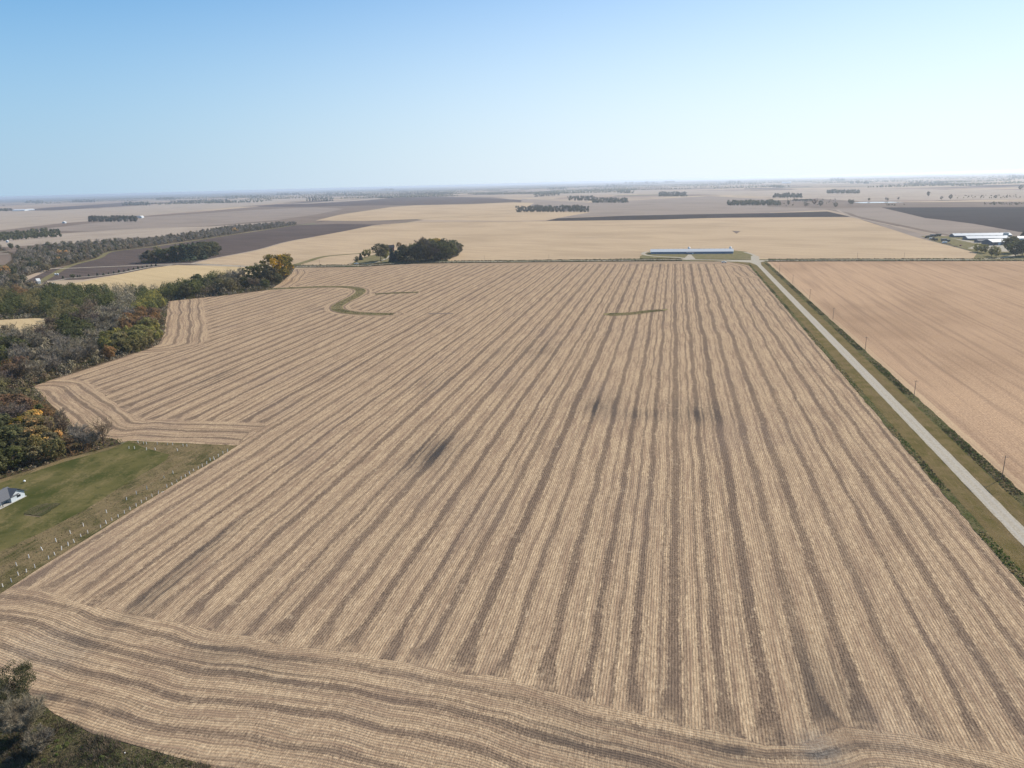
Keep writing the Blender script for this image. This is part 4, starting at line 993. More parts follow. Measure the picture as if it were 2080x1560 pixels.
def road_weeds(u0, u1, n, hlo, hhi, mats, label, vmin=-150):
    f = rng.uniform(0, 1, n) ** 1.5; v = vmin + (vj - 30 - vmin) * f; u = rng.uniform(u0, u1, n)
    g_ = 0.6 + 0.6 * (np.sin(v * .05) + np.sin(v * .13 + 1) * .5 > -.4)
    P = [uv2w(a, b) for a, b in zip(u, v)]
    tufts('roadside_weeds', P, rng.uniform(hlo, hhi, n) * g_, mats, label, per=5, leaf=.5)
road_weeds(10.2, 15.0, 13000, .12, .68, ['weed_green', 'weed_brown', 'weed_green', 'weed_tan', 'weed_brown', 'weed_green', 'weed_dark'], 'dark green ditch weeds on the right side of the gravel road')
road_weeds(-13.7, -10.8, 7000, .12, .62, ['weed_dark', 'weed_green', 'weed_brown', 'weed_tan', 'weed_green'], 'dark weedy edge between the gravel road verge and the striped field')
P, H_ = [], []
for pts, w, hh, n in ((ww, 5.0, .6, 3600), (ww_b, 3.0, .6, 700), (W([(1236, 638.5), (1250, 639), (1290, 636.5), (1320, 632.5), (1345, 630.5)]), 5.0, .5, 1300)):
    for _ in range(n):
        i = int(rng.integers(len(pts) - 1)); q = Vector(pts[i]).lerp(Vector(pts[i + 1]), float(rng.uniform()))
        t = (Vector(pts[i + 1]) - Vector(pts[i])).normalized(); q += Vector((-t.y, t.x)) * float(rng.uniform(-w, w)); P.append((q.x, q.y)); H_.append(hh * float(rng.uniform(.5, 1.2)))
tufts('waterway_grass', P, H_, ['weed_green', 'weed_tan', 'weed_brown', 'weed_green', 'weed_tan'], 'uncut grass in the curved waterway of the striped field', leaf=.6)
# cross road ditch grass: the dark line under the cross road
P = []
cr2 = [p for p in CROSS if at(560, 541)[0] < p[0] < at(2300, 528)[0]]
for _ in range(6000):
    i = int(rng.integers(len(cr2) - 1)); a, b = Vector(cr2[i]), Vector(cr2[i + 1]); q = a.lerp(b, float(rng.uniform())); t = (b - a).normalized()
    px = proj(q.x, q.y)[0]
    if 1385 < px < 1560: continue
    sgn = -1 if rng.uniform() < .7 else 1
    q += Vector((-t.y, t.x)) * sgn * float(rng.uniform(9, 15)); P.append((q.x, q.y))
tufts('ditch_grass', P, rng.uniform(.7, 1.6, len(P)), ['weed_dark', 'weed_brown', 'weed_dark', 'weed_green'], 'dark rank grass in the ditches of the cross road', leaf=1.2, per=4, spread=1.0)
# near bank, lower left
p0 = poisson(W0, 0.55, 4); p0 = p0[[(-60 < proj(*a)[0] < 700 and proj(*a)[1] < 1640) for a in p0]]
nb_ = .35 + .9 * np.clip(np.sin(p0[:, 0] * .35) * np.cos(p0[:, 1] * .3 + 1) + .4, 0, 1)
tufts('bank_weeds', p0, rng.uniform(.4, 1.1, len(p0)) * nb_ + .15, ['weed_dark', 'weed_brown', 'weed_green', 'weed_brown', 'weed_tan', 'weed_dark', 'weed_green'], 'rank green and brown weeds covering the bank in the lower left corner', per=8, leaf=.12, spread=.5)
brush('bank_brush', [W([(-160, 1400), (0, 1400), (60, 1440), (150, 1500), (300, 1545), (400, 1600), (200, 1700), (-200, 1700)])], 0.12, .6, 1.6, ['twig_brown', 'weed_dark', 'leaf_green', 'weed_green'], 'low tangled brush on the near bank below the striped field', leaf=.13, per=90)
# rough strip: long dry grass
p0 = poisson(ROUGH, 1.5, 6); p0 = p0[[(-60 < proj(*a)[0] < 700) for a in p0]]
tufts('rough_grass_tufts', p0, rng.uniform(.12, .45, len(p0)), ['weed_green', 'weed_brown', 'weed_dark', 'weed_brown', 'weed_tan'], 'uncut dry grass around the white tree tubes beside the lawn', per=6, leaf=.25, spread=.7)

# near trees in the lower left corner
nt = at(14, 1372, 11.5); t = thing('tree', 'leafy green tree cut by the left edge above the grey thicket', 'tree', (*nt, 0), 1.0)
link('trunk', trunk_mesh(61, H=13, limbs=9, r0=.18, top=.8), t)
link('crown', qmesh('crown', crown_leaf(31, H=13.6, nclump=120, per=80, leaf=.17, wide=.40, low=.25, lobes=9), M['leaf_green']), t)
for i, (px, py, H, w, lb) in enumerate([(42, 1432, 10.0, .38, 'grey leafless thicket shrub at the lower left corner'), (-5, 1425, 10.5, .38, 'grey leafless thicket shrub cut by the left edge'), (74, 1490, 6.0, .42, 'smaller bare shrub right of the grey thicket'), (-60, 1400, 11.0, .4, 'grey leafless shrub beyond the left edge behind the green tree')]):
    q = at(px, py, H * .9); t = thing('shrub', lb, 'shrub', (*q, 0), i * 1.1)
    link('stems', trunk_mesh(70 + i, H=H, limbs=8, r0=.06, top=.6), t)
    link('twigs', qmesh('twigs', crown_twigs(40 + i, H=H, limbs=40, subs=16, tw=20, width=.022, wide=w), M['twig']), t)
q = at(90, 1525); t = thing('sapling', 'thin pale bare sapling leaning beside the grey thicket', 'sapling', (*q, 0))
mb = MB(); mb.tube((0, 0, 0), (-.5, .1, 2.2), .035, .028, 6); mb.tube((-.5, .1, 2.2), (-.8, .3, 4.4), .028, .012, 6)
for k in range(9): z = 1.2 + k * .33; mb.tube((-.2 - z * .13, .05 + z * .05, z), (-.2 - z * .13 + random.uniform(-.8, .8), random.uniform(-.6, .6), z + .7), .01, .004, 4)
M['pale_bark'] = plain('pale_bark', (0.42, 0.38, 0.33), .9); mb.build('stem', M['pale_bark'], t)
q = at(254, 1532); mb = MB(); mb.tube((0, 0, 0), (0, 0, .45), .11, .10, 10); mb.tube((0, 0, .45), (0, 0, .53), .13, .03, 10)
M['white'] = plain('white_paint', (0.78, 0.78, 0.76), .5, var=.05)
tag(mb.build('marker_pipe', M['white'], None, (*q, 0)), 'small white marker pipe among the weeds of the near bank', 'marker')

# ---------------------------------------------------------------- tree tubes by the lawn
M['tube'] = plain('white_plastic_tube', (0.72, 0.70, 0.66), .6, var=.12, scale=3)
M['stake'] = plain('wooden_stake', (0.30, 0.22, 0.14), .9)
def tube_mesh():
    a = MB(); a.tube((0, 0, 0), (0, 0, 1.55), .12, .11, 8, caps=False); a.tube((0, 0, 1.55), (0, 0, 1.57), .115, .115, 8, caps=False)
    b = MB(); b.box(.12, .16, -.02, .02, 0, 1.75)
    return mesh_of('tube', a.v, a.f, M['tube']), mesh_of('stake', b.v, b.f, M['stake'])
TM, SM = tube_mesh()
OUTER = [(1848, 232), (1812, 248), (1775, 273), (1742, 298), (1710, 306), (1680, 333), (1645, 356), (1612, 370), (1575, 392), (1545, 417), (1510, 438), (1473, 458), (1440, 480), (1400, 505), (1357, 525), (1285, 578), (1238, 600), (1190, 625), (1152, 650), (1107, 680), (1058, 708), (1012, 737), (962, 767), (910, 792), (865, 820), (818, 852), (715, 898), (660, 925), (605, 972), (555, 1000), (500, 1034), (447, 1075), (397, 1108), (285, 1178), (215, 1214), (152, 1240), (97, 1294), (25, 1334)]
SECOND = [(1408, 410), (1335, 450), (1195, 540), (1110, 580), (1028, 626), (868, 732), (680, 842), (575, 900), (458, 967), (348, 1036), (237, 1098), (138, 1164)]
TOPC = [(1125, 163), (1165, 170), (1192, 172), (1278, 175), (1360, 180), (1402, 180), (1490, 190), (1520, 190), (1048, 208), (1095, 210), (1190, 220), (1265, 220), (1445, 228)]
for lst, lb, gp in ((OUTER, 'white tree tube in the row nearest the striped field', 'tree tubes in the outer row'), (SECOND, 'white tree tube in the widely spaced row nearer the lawn', 'tree tubes in the inner row'), (TOPC, 'white tree tube in the cluster at the top corner of the lawn', 'tree tubes in the top corner cluster')):
    for cx, cy in lst:
        x, y = at(cx / 4, 860 + cy / 4)
        o = thing('tree_tube', lb, 'tree tube', (x, y, 0), float(rng.uniform(0, 6)), gp)
        o.rotation_euler = (float(rng.normal(0, .10)), float(rng.normal(0, .10)), float(rng.uniform(0, 6)))
        s_ = float(rng.uniform(.85, 1.1)); o.scale = (1.15, 1.15, s_)
        link('tube', TM, o); link('stake', SM, o)
for cx, cy, a, lb in ((1358, 228, .6, 'fallen white tube lying in the upper rough grass'), (1685, 265, .8, 'fallen white tube lying near the field corner'), (1320, 560, .7, 'fallen white tube lying at the striped field edge')):
    x, y = at(cx / 4, 860 + cy / 4); mb = MB(); mb.tube((-.65, 0, .12), (.65, 0, .12), .11, .10, 8, caps=False)
    tag(mb.build('fallen_tube', M['tube'], None, (x, y, 0), a), lb, 'tree tube')
# white vent cap post on the lawn
q = at(50.5, 981); t = thing('vent_post', 'white domed vent post standing alone on the lawn behind the house', 'post', (*q, 0))
mb = MB(); mb.tube((0, 0, 0), (0, 0, .8), .09, .09, 10); mb.build('post', M['stake'], t)
mb = MB(); mb.tube((0, 0, .72), (0, 0, 1.15), .45, .45, 14); mb.tube((0, 0, 1.15), (0, 0, 1.38), .45, .12, 14); mb.build('cap', M['white'], t)
# garden plot
GP = W([(50, 1045.5), (57, 1038), (76, 1028), (95, 1023.5), (125, 1024.5), (112, 1033), (92, 1046), (82, 1050.5)])
M['garden'] = rough_material('garden_bed', (0.06, 0.064, 0.026), (0.17, 0.135, 0.08), (0.04, 0.034, 0.022), .55)
sheet('garden_plot', subdiv_wob(GP, 1.2, .45, 6), M['garden'])
tufts('garden_plants', poisson(GP, .7, 8), rng.uniform(.2, .6, len(poisson(GP, .7, 8))), ['weed_green', 'weed_dark', 'weed_brown'], 'withered garden plants on the plot in the middle of the lawn', per=5, leaf=.25)
a, b = Vector(at(50, 1047)), Vector(at(83, 1051.3)); mb = MB(); L = (b - a).length; mb.box(0, L, -.1, .1, 0, .28)
tag(mb.build('garden_timber', M['stake'], None, (a.x, a.y, 0), math.atan2(b.y - a.y, b.x - a.x)), 'grey timber edging along the near side of the garden plot', 'timber')

# ---------------------------------------------------------------- materials for buildings and vehicles
M['roof_grey'] = plain('grey_shingles', (0.10, 0.105, 0.115), .85, var=.2, scale=1.5)
M['roof_white'] = plain('white_metal_roof', (0.50, 0.51, 0.50), .4, var=.06, scale=.3)
M['roof_bright'] = plain('bright_metal_roof', (0.56, 0.57, 0.56), .35, var=.03, scale=.2)
M['roof_dark'] = plain('dark_shingle_roof', (0.045, 0.042, 0.048), .9, var=.2)
M['siding_white'] = plain('pale_siding', (0.44, 0.49, 0.52), .6, var=.05)
M['siding_blue'] = plain('blue_grey_curtain_wall', (0.16, 0.22, 0.30), .6, var=.1)
M['siding_dark'] = plain('dark_shed_wall', (0.10, 0.11, 0.13), .7, var=.15)
M['brick'] = plain('red_brown_brick', (0.24, 0.11, 0.085), .9, var=.15, scale=1)
M['concrete'] = plain('pale_concrete', (0.40, 0.385, 0.35), .8, var=.08)
M['glass'] = plain('dark_window', (0.02, 0.025, 0.03), .15, spec=.5)
M['trim_dark'] = plain('dark_trim', (0.05, 0.055, 0.065), .6)
M['galv'] = plain('galvanised_steel', (0.55, 0.56, 0.57), .35, .6, var=.08)
M['tyre'] = plain('black_rubber', (0.025, 0.025, 0.025), .85)
M['mach_dark'] = plain('dark_green_paint', (0.025, 0.05, 0.035), .45)
M['mach_red'] = plain('faded_red_paint', (0.22, 0.05, 0.04), .6)
M['rust'] = plain('rusty_steel', (0.16, 0.085, 0.05), .85, var=.25, scale=2)
M['pole'] = plain('weathered_pole', (0.16, 0.12, 0.095), .9, var=.2)

# ---------------------------------------------------------------- house by the lawn
a, b = Vector(at(24.2, 1022.6)), Vector(at(47.8, 1010.8))
d = (b - a); Lw = max(6.5, d.length); ang = math.atan2(d.y, d.x)
hs = thing('house', 'grey roofed pale house on the lawn with a dark window and shaded porch', 'house', (a.x, a.y, 0), ang)
# local x runs along the front to the right, y back from the front
mb = MB(); mb.box(0, Lw, 0, 9.0, .35, 2.9); mb.box(-12, 0, 2.8, 9.0, .35, 2.9)
mb.add([(0, .02, 2.9), (Lw, .02, 2.9), (Lw / 2, .02, 4.6)], [(0, 1, 2)]); mb.build('wall', M['siding_white'], hs)
mb = MB(); mb.box(-12.6, Lw + .3, -.5, 9.3, 0, .34); mb.box(-13, 0.4, -1.3, -.5, 0, .2); mb.build('foundation', M['concrete'], hs)
mb = MB()
def gable(mb, x0, x1, y0, y1, ze, zr, th=.14, ov=.5, axis='x'):
    if axis == 'x':
        ym = (y0 + y1) / 2; k = (zr - ze) / (ym - y0); e = ov
        mb.prism([(y0 - e, ze - e * k), (ym, zr), (y1 + e, ze - e * k), (y1 + e, ze - e * k + th), (ym, zr + th), (y0 - e, ze - e * k + th)], x0 - e, x1 + e)
    else:
        xm = (x0 + x1) / 2; k = (zr - ze) / (xm - x0); e = ov
        mb.prism([(x0 - e, ze - e * k), (xm, zr), (x1 + e, ze - e * k), (x1 + e, ze - e * k + th), (xm, zr + th), (x0 - e, ze - e * k + th)], y0 - e, y1 + e, axis='y')
gable(mb, -12, Lw / 2, .2, 9.2, 2.9, 5.3, ov=.6); gable(mb, 0, Lw, 0, 5.5, 2.95, 5.05, ov=.75, axis='y')
mb.build('roof', M['roof_grey'], hs)
mb = MB(); mb.box(Lw * .42, Lw * .70, -.04, .03, 1.25, 2.2); wdw = mb.build('window', M['trim_dark'], hs)
mb = MB(); mb.box(Lw * .44, Lw * .68, -.06, -.045, 1.32, 2.13); mb.build('pane', M['glass'], wdw)
mb = MB()
for x in (-11.6, -7.8, -4.0): mb.box(x - .1, x + .1, -.1, .1, .34, 2.9)
mb.build('porch_post', M['trim_dark'], hs)
for px, py, lb in ((3, 1027.5, 'white porch chair in front of the grey roofed house'),):
    q = at(px, py, .35); t = thing('porch_chair', lb, 'chair', (*q, .34), ang)
    mb = MB(); mb.box(-.35, .35, -.3, .3, .35, .45); mb.build('seat', M['white'], t)
    mb = MB(); mb.box(-.35, .35, .24, .32, .45, 1.05); mb.build('backrest', M['white'], t)
    for sx in (-.3, .3):
        for sy in (-.25, .25): mb = MB(); mb.box(sx - .04, sx + .04, sy - .04, sy + .04, 0, .35); mb.build('leg', M['white'], t)

# ---------------------------------------------------------------- long barn at the crossroads
a, b = Vector(at(1321.5, 516.6)), Vector(at(1489.5, 515.6)); d = b - a; LB = d.length; ang = math.atan2(d.y, d.x)
def long_barn(label, a, ang, L, Wd, he, hr, roof, wall, vents=16, end=None, name='barn'):
    t = thing(name, label, 'barn', (a.x, a.y, 0), ang)
    mb = MB(); mb.prism([(0, 0), (Wd, 0), (Wd, he), (Wd / 2, hr), (0, he)], 0, L); mb.build('wall', M['siding_white'], t)
    mb = MB(); gable(mb, 0, L, 0, Wd, he, hr, th=.15, ov=.6); rf = mb.build('roof', M[roof], t)
    mb = MB(); mb.box(1.0, L - 1.0, -.06, -.01, .9, he - .3); mb.build('side_curtain', M[wall], t)
    mb = MB(); mb.box(.02, L - .02, -.05, .0, 0, .86); mb.build('base_wall', M['concrete'], t)
    for i in range(vents):
        x = L * (i + .5) / vents; mb = MB(); mb.tube((x, Wd / 2, hr), (x, Wd / 2, hr + .55), .35, .35, 8); mb.tube((x, Wd / 2, hr + .55), (x, Wd / 2, hr + .8), .5, .1, 8); mb.build('ridge_vent', M['siding_dark'], rf)
    return t
tb = long_barn('very long white roofed barn with blue grey side beside the cross road', a, ang, LB, 22, 4.0, 7.4, 'roof_white', 'siding_blue')
mb = MB(); mb.box(LB * .44, LB * .53, -4.5, -.1, 0, 2.7); an = mb.build('annex', M['siding_blue'], tb)
mb = MB(); mb.prism([(-5, 2.72), (-.1, 3.15), (-.1, 3.27), (-5, 2.84)], LB * .435, LB * .535); mb.build('annex_roof', M['siding_dark'], an)
mb = MB(); mb.box(LB * .505, LB * .52, -4.58, -4.51, .05, 2.1); mb.build('door', M['white'], an)
def feed_bin(loc, label, s=1.0):
    t = thing('feed_bin', label, 'feed bin', (*loc, 0)); t.scale = (s, s, s)
    mb = MB(); mb.tube((0, 0, 2.6), (0, 0, 6.6), 1.7, 1.7, 18); mb.build('drum', M['roof_bright'], t, smooth=False)
    mb = MB(); mb.tube((0, 0, 6.6), (0, 0, 7.9), 1.75, .3, 18); mb.tube((0, 0, 7.9), (0, 0, 8.1), .35, .35, 10); mb.build('lid', M['roof_bright'], t)
    mb = MB(); mb.tube((0, 0, 1.0), (0, 0, 2.6), .3, 1.7, 18); mb.build('hopper', M['galv'], t)
    for k in range(4):
        aa = k * 1.57 + .78; mb = MB(); mb.tube((1.65 * math.cos(aa), 1.65 * math.sin(aa), 0), (1.65 * math.cos(aa), 1.65 * math.sin(aa), 3.2), .09, .09, 6); mb.build('leg', M['galv'], t)
nn = Vector((-math.sin(ang), math.cos(ang))); dd = d.normalized()
for f, lb in ((.475, 'white feed bin behind the middle of the very long barn'), (.98, 'white feed bin behind the right end of the very long barn')):
    q = a + dd * (LB * f) + nn * 25; feed_bin((q.x, q.y), lb, 1.25)

# ---------------------------------------------------------------- vehicles
def pickup(px, py, rz, label, paint='white'):
    q = at(px, py); t = thing('pickup_truck', label, 'pickup', (*q, .1), rz); t.scale = (1.2, 1.2, 1.2)
    mb = MB(); mb.box(-2.9, 2.9, -.95, .95, .45, 1.05); mb.box(1.2, 2.85, -.92, .92, 1.05, 1.22); mb.box(-2.9, -.9, -.95, -.85, 1.05, 1.4); mb.box(-2.9, -.9, .85, .95, 1.05, 1.4); mb.box(-2.9, -2.8, -.85, .85, 1.05, 1.4)
    mb.build('body', M[paint], t)
    mb = MB(); mb.prism([(-.85, 1.07), (.85, 1.07), (.72, 1.85), (-.72, 1.85)], -.85, 1.15); cab = mb.build('cab', M[paint], t)
    mb = MB(); mb.box(-.7, .95, -.86, .86, 1.3, 1.68); mb.box(-.88, 1.19, -.66, .66, 1.3, 1.68); mb.build('window', M['glass'], cab)
    for x in (-1.9, 1.9):
        for y in (-.85, .85): mb = MB(); mb.wheel(x, y, .4, .26); mb.build('wheel', M['tyre'], t)
    return t
va = -0.2
pickup(1470.6, 533.8, va, 'silver and white pickup parked where the field meets the cross road')
def tractor(px, py, rz, label, paint='mach_dark', s=1.0):
    q = at(px, py); t = thing('tractor', label, 'tractor', (*q, .05), rz); t.scale = (s, s, s)
    mb = MB(); mb.box(.2, 2.6, -.45, .45, .9, 1.75); mb.box(-1.2, .3, -.5, .5, .8, 1.5); mb.build('body', M[paint], t)
    mb = MB(); mb.box(-1.1, .4, -.75, .75, 1.5, 2.9); c = mb.build('cab', M['glass'], t)
    mb = MB(); mb.box(-1.2, .5, -.85, .85, 2.9, 3.05); mb.build('cab_roof', M[paint], c)
    for y in (-1.0, 1.0):
        mb = MB(); mb.wheel(-.7, y, .95, .55); mb.build('wheel', M['tyre'], t)
        mb = MB(); mb.wheel(2.1, y * .85, .55, .35); mb.build('wheel', M['tyre'], t)
def wagon(px, py, rz, label, paint, s=1.0):
    q = at(px, py); t = thing('farm_wagon', label, 'wagon', (*q, .05), rz); t.scale = (s, s, s)
    mb = MB(); mb.prism([(-1.0, 1.1), (1.0, 1.1), (1.5, 2.0), (1.5, 3.0), (-1.5, 3.0), (-1.5, 2.0)], -2.6, 2.6); mb.build('hopper', M[paint], t)
    mb = MB(); mb.box(-2.4, 2.4, -.6, .6, .75, 1.1); mb.tube((2.4, 0, .9), (4.0, 0, .6), .07, .07, 6); mb.build('chassis', M['trim_dark'], t)
    for x in (-1.7, 1.7):
        for y in (-1.0, 1.0): mb = MB(); mb.wheel(x, y, .5, .3); mb.build('wheel', M['tyre'], t)
def implement(px, py, rz, label, paint, s=1.0):
    q = at(px, py); t = thing('implement', label, 'farm implement', (*q, .05), rz); t.scale = (s, s, s)
    mb = MB(); mb.box(-3.2, 3.2, -.9, -.7, .8, 1.0); mb.box(-3.2, 3.2, .7, .9, .8, 1.0)
    for x in (-3.1, -1, 1, 3.0): mb.box(x, x + .2, -.7, .7, .8, 1.0)
    mb.tube((0, -.9, .9), (0, -3, .6), .09, .09, 6); mb.build('frame', M[paint], t)
    mb = MB()
    for i in range(13):
        for y in (-.8, .8): mb.tube((-3 + i * .5, y, .85), (-3 + i * .5, y - .3, .1), .05, .04, 5)
    mb.build('shanks', M['rust'], t)
    for x in (-1.6, 1.6): mb = MB(); mb.wheel(0, 0, .4, .25); o = mb.build('wheel', M['tyre'], t); o.location = (x, 0, 0); o.rotation_euler = (0, 0, 1.57)
C8 = lambda cx, cy: (1820 + cx / 8, 440 + cy / 8)
tractor(*C8(495, 350), .3, 'dark tractor at the left end of the machinery rows', s=1.5)
wagon(*C8(545, 338), .1, 'dark grain wagon beside the leftmost tractor', 'mach_dark', 1.3)
wagon(*C8(595, 328), .2, 'dark grain wagon in the middle of the far machinery row', 'siding_dark', 1.6)
tractor(*C8(640, 330), .8, 'dark green tractor between the two large wagons', s=1.4)
wagon(*C8(688, 322), -.1, 'dark green wagon at the right end of the far machinery row', 'mach_dark', 1.6)
wagon(*C8(565, 372), .3, 'pale topped wagon at the left of the near machinery row', 'galv', 1.2)
tractor(*C8(610, 382), .1, 'dark tractor in the middle of the near machinery row', s=1.7)
tractor(*C8(655, 392), 2.9, 'dark tractor at the right of the near machinery row', s=1.4)
wagon(*C8(775, 405), .0, 'long dark wagon behind the white trailer', 'siding_dark', 1.7)
wagon(*C8(840, 412), .1, 'dark wagon right of the white trailer', 'mach_dark', 1.3)
q = at(*C8(788, 435)); t = thing('box_trailer', 'white box trailer parked at the edge of the tan field', 'trailer', (*q, .05), .0)
mb = MB(); mb.box(-4, 4, -1.25, 1.25, .9, 3.5); mb.build('box', M['white'], t)
mb = MB(); mb.box(-3.9, 4.8, -.5, .5, .65, .9); mb.build('chassis', M['trim_dark'], t)
for x in (-2.4, -1.4):
    for y in (-1.1, 1.1): mb = MB(); mb.wheel(x, y, .45, .28); mb.build('wheel', M['tyre'], t)
implement(*C8(840, 446), .1, 'long rusty tillage implement right of the white trailer', 'rust', 1.3)
implement(*C8(965, 488), .2, 'rusty brown implement alone near the field edge', 'rust', 1.2)
implement(*C8(880, 458), .15, 'low rusty implement between the trailer and the apron', 'mach_red', 1.0)
wagon(*C8(1048, 482), .7, 'small red wagon on the edge of the gravel apron', 'mach_red', .8)

# ---------------------------------------------------------------- farm sheds on the right
def shed(label, p0, p1, Wd, he, hr, roof, wall, vents=0, doors=0):
    a, b = Vector(at(*p0)), Vector(at(*p1)); d = b - a; L = d.length; ang = math.atan2(d.y, d.x)
    t = thing('shed', label, 'shed', (a.x, a.y, 0), ang)
    mb = MB(); mb.prism([(0, 0), (Wd, 0), (Wd, he), (Wd / 2, hr), (0, he)], 0, L); mb.build('wall', M[wall], t)
    mb = MB(); gable(mb, 0, L, 0, Wd, he, hr, th=.15, ov=.5); rf = mb.build('roof', M[roof], t)
    for i in range(vents):
        x = L * (i + .5) / vents; mb = MB(); mb.tube((x, Wd / 2, hr), (x, Wd / 2, hr + .9), .5, .5, 8); mb.build('ridge_vent', M['siding_dark'], rf)
    for i in range(doors):
        x = L * (i + .6) / (doors + .4); mb = MB(); mb.box(x - 2, x + 2, -.06, -.005, .05, he * .82); mb.build('door', M['siding_white' if i % 2 else 'trim_dark'], t)
    return t
shed('farthest long white roofed shed of the right farm', C8(948, 338), C8(1880, 325), 22, 3.2, 6.6, 'roof_white', 'siding_dark', 9)
shed('middle long white roofed shed of the right farm', C8(1165, 386), C8(1840, 378), 22, 3.4, 7.0, 'roof_white', 'siding_dark', 6)
shed('tall bright roofed machine shed nearest the trees', C8(1565, 470), C8(1800, 462), 26, 5.5, 9.5, 'roof_bright', 'siding_dark', 0, 3)
shed('low grey roofed shed left of the tall machine shed', C8(1345, 428), C8(1520, 424), 14, 3.2, 5.6, 'roof_grey', 'siding_dark', 0, 1)
shed('white roofed shed half hidden behind the dark farm trees', C8(1990, 390), C8(2200, 386), 16, 4, 7, 'roof_bright', 'siding_white')
for i, cx in enumerate((1785, 1815, 1845)):
    q = at(*C8(cx, 332)); feed_bin((q[0], q[1] + 6), ['left', 'middle', 'right'][i] + ' feed bin of the three at the end of the farthest shed')

# ---------------------------------------------------------------- brick farmhouse
a, b = Vector(at(773, 512)), Vector(at(801, 511)); d = b - a; ang = math.atan2(d.y, d.x); Lh = d.length
t = thing('farmhouse', 'tall brick farmhouse with a dark roof and two chimneys behind trees', 'house', (a.x, a.y, 0), ang)
mb = MB(); mb.prism([(0, 0), (10, 0), (10, 7.8), (5, 12), (0, 7.8)], 0, Lh); mb.build('wall', M['brick'], t)
mb = MB(); gable(mb, 0, Lh, 0, 10, 7.8, 12.1, th=.2, ov=.5); rf = mb.build('roof', M['roof_dark'], t)
for x in (1.2, Lh - 2): mb = MB(); mb.box(x, x + 1, 4.5, 5.5, 11.6, 13.6); mb.build('chimney', M['brick'], rf)
for x in (2.5, 6.5, 10.5, 14.5, 18):
    for z in (1.2, 4.6):
        mb = MB(); mb.box(x, x + 1.2, -.07, -.01, z, z + 1.9); w_ = mb.build('window', M['white'], t)
        mb = MB(); mb.box(x + .12, x + 1.08, -.1, -.075, z + .12, z + 1.78); mb.build('pane', M['glass'], w_)
q = at(821, 517); t = thing('propane_tank', 'white propane tank in the shade of the farmhouse grove', 'tank', (*q, 0), .4)
mb = MB(); mb.tube((-1.6, 0, 1.1), (1.6, 0, 1.1), .6, .6, 14); mb.tube((1.6, 0, 1.1), (1.95, 0, 1.1), .6, .25, 14); mb.tube((-1.95, 0, 1.1), (-1.6, 0, 1.1), .25, .6, 14); mb.build('tank', M['white'], t)
mb = MB(); mb.box(-1.1, -.9, -.4, .4, 0, .6); mb.box(.9, 1.1, -.4, .4, 0, .6); mb.build('saddle', M['concrete'], t)
pickup(724, 536.6, .3, 'white vehicle at the mouth of the farmhouse drive', 'white')

# ---------------------------------------------------------------- small white farm on the left and far farmsteads
def small_house(p0, p1, Wd, he, hr, roof, wall, label, name='house', cat='house', win=2):
    a, b = Vector(at(*p0)), Vector(at(*p1)); d = b - a; L = d.length; ang = math.atan2(d.y, d.x)
    t = thing(name, label, cat, (a.x, a.y, 0), ang)
    mb = MB(); mb.prism([(0, 0), (Wd, 0), (Wd, he), (Wd / 2, hr), (0, he)], 0, L); mb.build('wall', M[wall], t)
    mb = MB(); gable(mb, 0, L, 0, Wd, he, hr, th=.15, ov=.4); mb.build('roof', M[roof], t)
    for i in range(win):
        x = L * (i + .5) / win; mb = MB(); mb.box(x - .5, x + .5, -.06, -.01, 1.0, 2.2); mb.build('window', M['glass'], t)
small_house((76.5, 577), (83.5, 576.2), 6, 4.2, 7.5, 'roof_white', 'siding_white', 'small steep white building at the end of the pale lane')
small_house((107.5, 579), (111.5, 578.6), 3, 2, 2.9, 'roof_bright', 'siding_white', 'tiny white shed below the pale lane in the grass', 'shed', 'shed', 0)
small_house((112.5, 559), (114.5, 558.8), 3, 2, 2.8, 'roof_white', 'siding_white', 'left one of two tiny white huts in the brown field', 'hut', 'hut', 0)
small_house((118, 559), (119.6, 558.8), 3, 2, 2.8, 'roof_white', 'siding_white', 'right one of two tiny white huts in the brown field', 'hut', 'hut', 0)
small_house((25, 429), (50, 428.3), 60, 6, 14, 'roof_bright', 'siding_white', 'long white shed beside the grove at the left edge', 'shed', 'shed', 0)
small_house((57, 427.6), (71, 427), 50, 6, 13, 'roof_bright', 'siding_white', 'second long white shed right of the grove at the left edge', 'shed', 'shed', 0)
small_house((279, 443), (286, 442.5), 14, 7, 12, 'roof_grey', 'siding_dark', 'dark farm building at the right tip of the wide grove', 'shed', 'shed', 0)
small_house((288, 443), (293, 442.4), 12, 6, 11, 'roof_white', 'siding_white', 'pale farmhouse at the right tip of the wide grove', win=2)
small_house((132, 453.5), (135.5, 453.2), 12, 5, 8, 'roof_bright', 'siding_white', 'lone white shed out on the field left of the wide grove', 'shed', 'shed', 0)
small_house((791, 402.4), (800, 402), 30, 8, 15, 'roof_bright', 'siding_white', 'white shed beside the tiny dark grove on the ploughed belt', 'shed', 'shed', 0)
small_house((16, 492.5), (18.5, 492.3), 8, 4, 6, 'roof_bright', 'siding_white', 'tiny white shed below the left shelterbelt', 'shed', 'shed', 0)
small_house((1588, 372.5), (1606, 372.1), 80, 12, 26, 'roof_white', 'siding_white', 'hazy white farm sheds beyond the rounded grove', 'shed', 'shed', 0)
small_house((725, 385.8), (733, 385.4), 60, 10, 22, 'roof_white', 'siding_white', 'hazy white building in the broken hazy grove', 'shed', 'shed', 0)

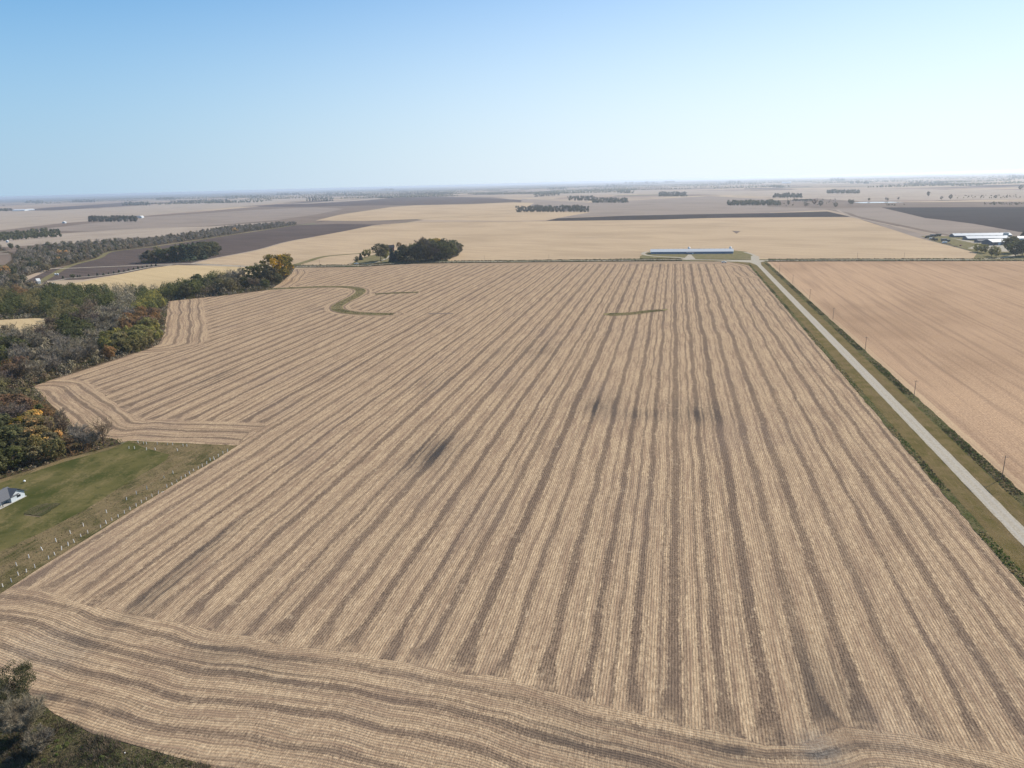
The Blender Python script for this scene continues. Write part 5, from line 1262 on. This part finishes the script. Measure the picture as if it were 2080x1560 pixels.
# ---------------------------------------------------------------- utility poles
def pole_meshes():
    a = MB(); a.tube((0, 0, 0), (0, 0, 10.4), .17, .11, 8)
    b = MB(); b.box(-1.1, 1.1, -.06, .06, 9.6, 9.74)
    c = MB(); c.tube((0, 0, 0), (0, 0, .2), .05, .03, 6)
    return mesh_of('post', a.v, a.f, M['pole']), mesh_of('crossarm', b.v, b.f, M['pole']), mesh_of('insulator', c.v, c.f, M['galv'])
PM, AM, IM = pole_meshes()
ra = math.atan2(RU.y, RU.x)
def upole(px, py, rz, label, group=None):
    q = at(px, py); t = thing('utility_pole', label, 'utility pole', (*q, 0), rz, group)
    link('post', PM, t); ar = link('crossarm', AM, t)
    for x in (-1.0, 0, 1.0): link('insulator', IM, ar, (x, 0, 9.74 if x else 10.0))
ords = ['nearest', 'second nearest', 'third nearest', 'fourth nearest', 'fifth nearest', 'sixth nearest', 'seventh nearest']
for i, (px, py) in enumerate([(2034.4, 974), (1856, 809), (1757, 713), (1691.7, 649), (1644.6, 608), (1610, 576.5), (1583, 555)]):
    upole(px, py, ra, f'{ords[i]} utility pole on the right side of the gravel road', 'utility poles along the gravel road')
for px, py, lb in [(598, 541.5, 'utility pole by the cross road next to the big gold tree'), (649.5, 540, 'utility pole by the cross road midway between gold tree and farmhouse'), (984, 531, 'utility pole by the cross road right of the farmhouse grove'), (1115, 529, 'utility pole by the cross road in the middle of the tan field'), (1741, 527.5, 'utility pole by the cross road right of the junction'), (1836, 527, 'utility pole by the cross road nearest the right farm')]:
    upole(px, py, ra + 1.57, lb, 'utility poles along the cross road')

# ---------------------------------------------------------------- the air
hz_ = bpy.data.materials.new('haze'); hz_.use_nodes = True
nt_ = hz_.node_tree; nt_.nodes.remove(nt_.nodes['Principled BSDF'])
pv = nt_.nodes.new('ShaderNodeVolumePrincipled')
pv.inputs['Color'].default_value = (0.75, 0.86, 1.0, 1); pv.inputs['Density'].default_value = HAZE_D if 'HAZE_D' in globals() else 4.7e-5
pv.inputs['Anisotropy'].default_value = 0.45
nt_.links.new(pv.outputs[0], nt_.nodes['Material Output'].inputs['Volume'])
mb = MB(); e = HALF + 50; mb.box(-e, e, -e, e, -1, 124)
tag(mb.build('haze', hz_), kind='stuff')
print('objects', len(bpy.data.objects))
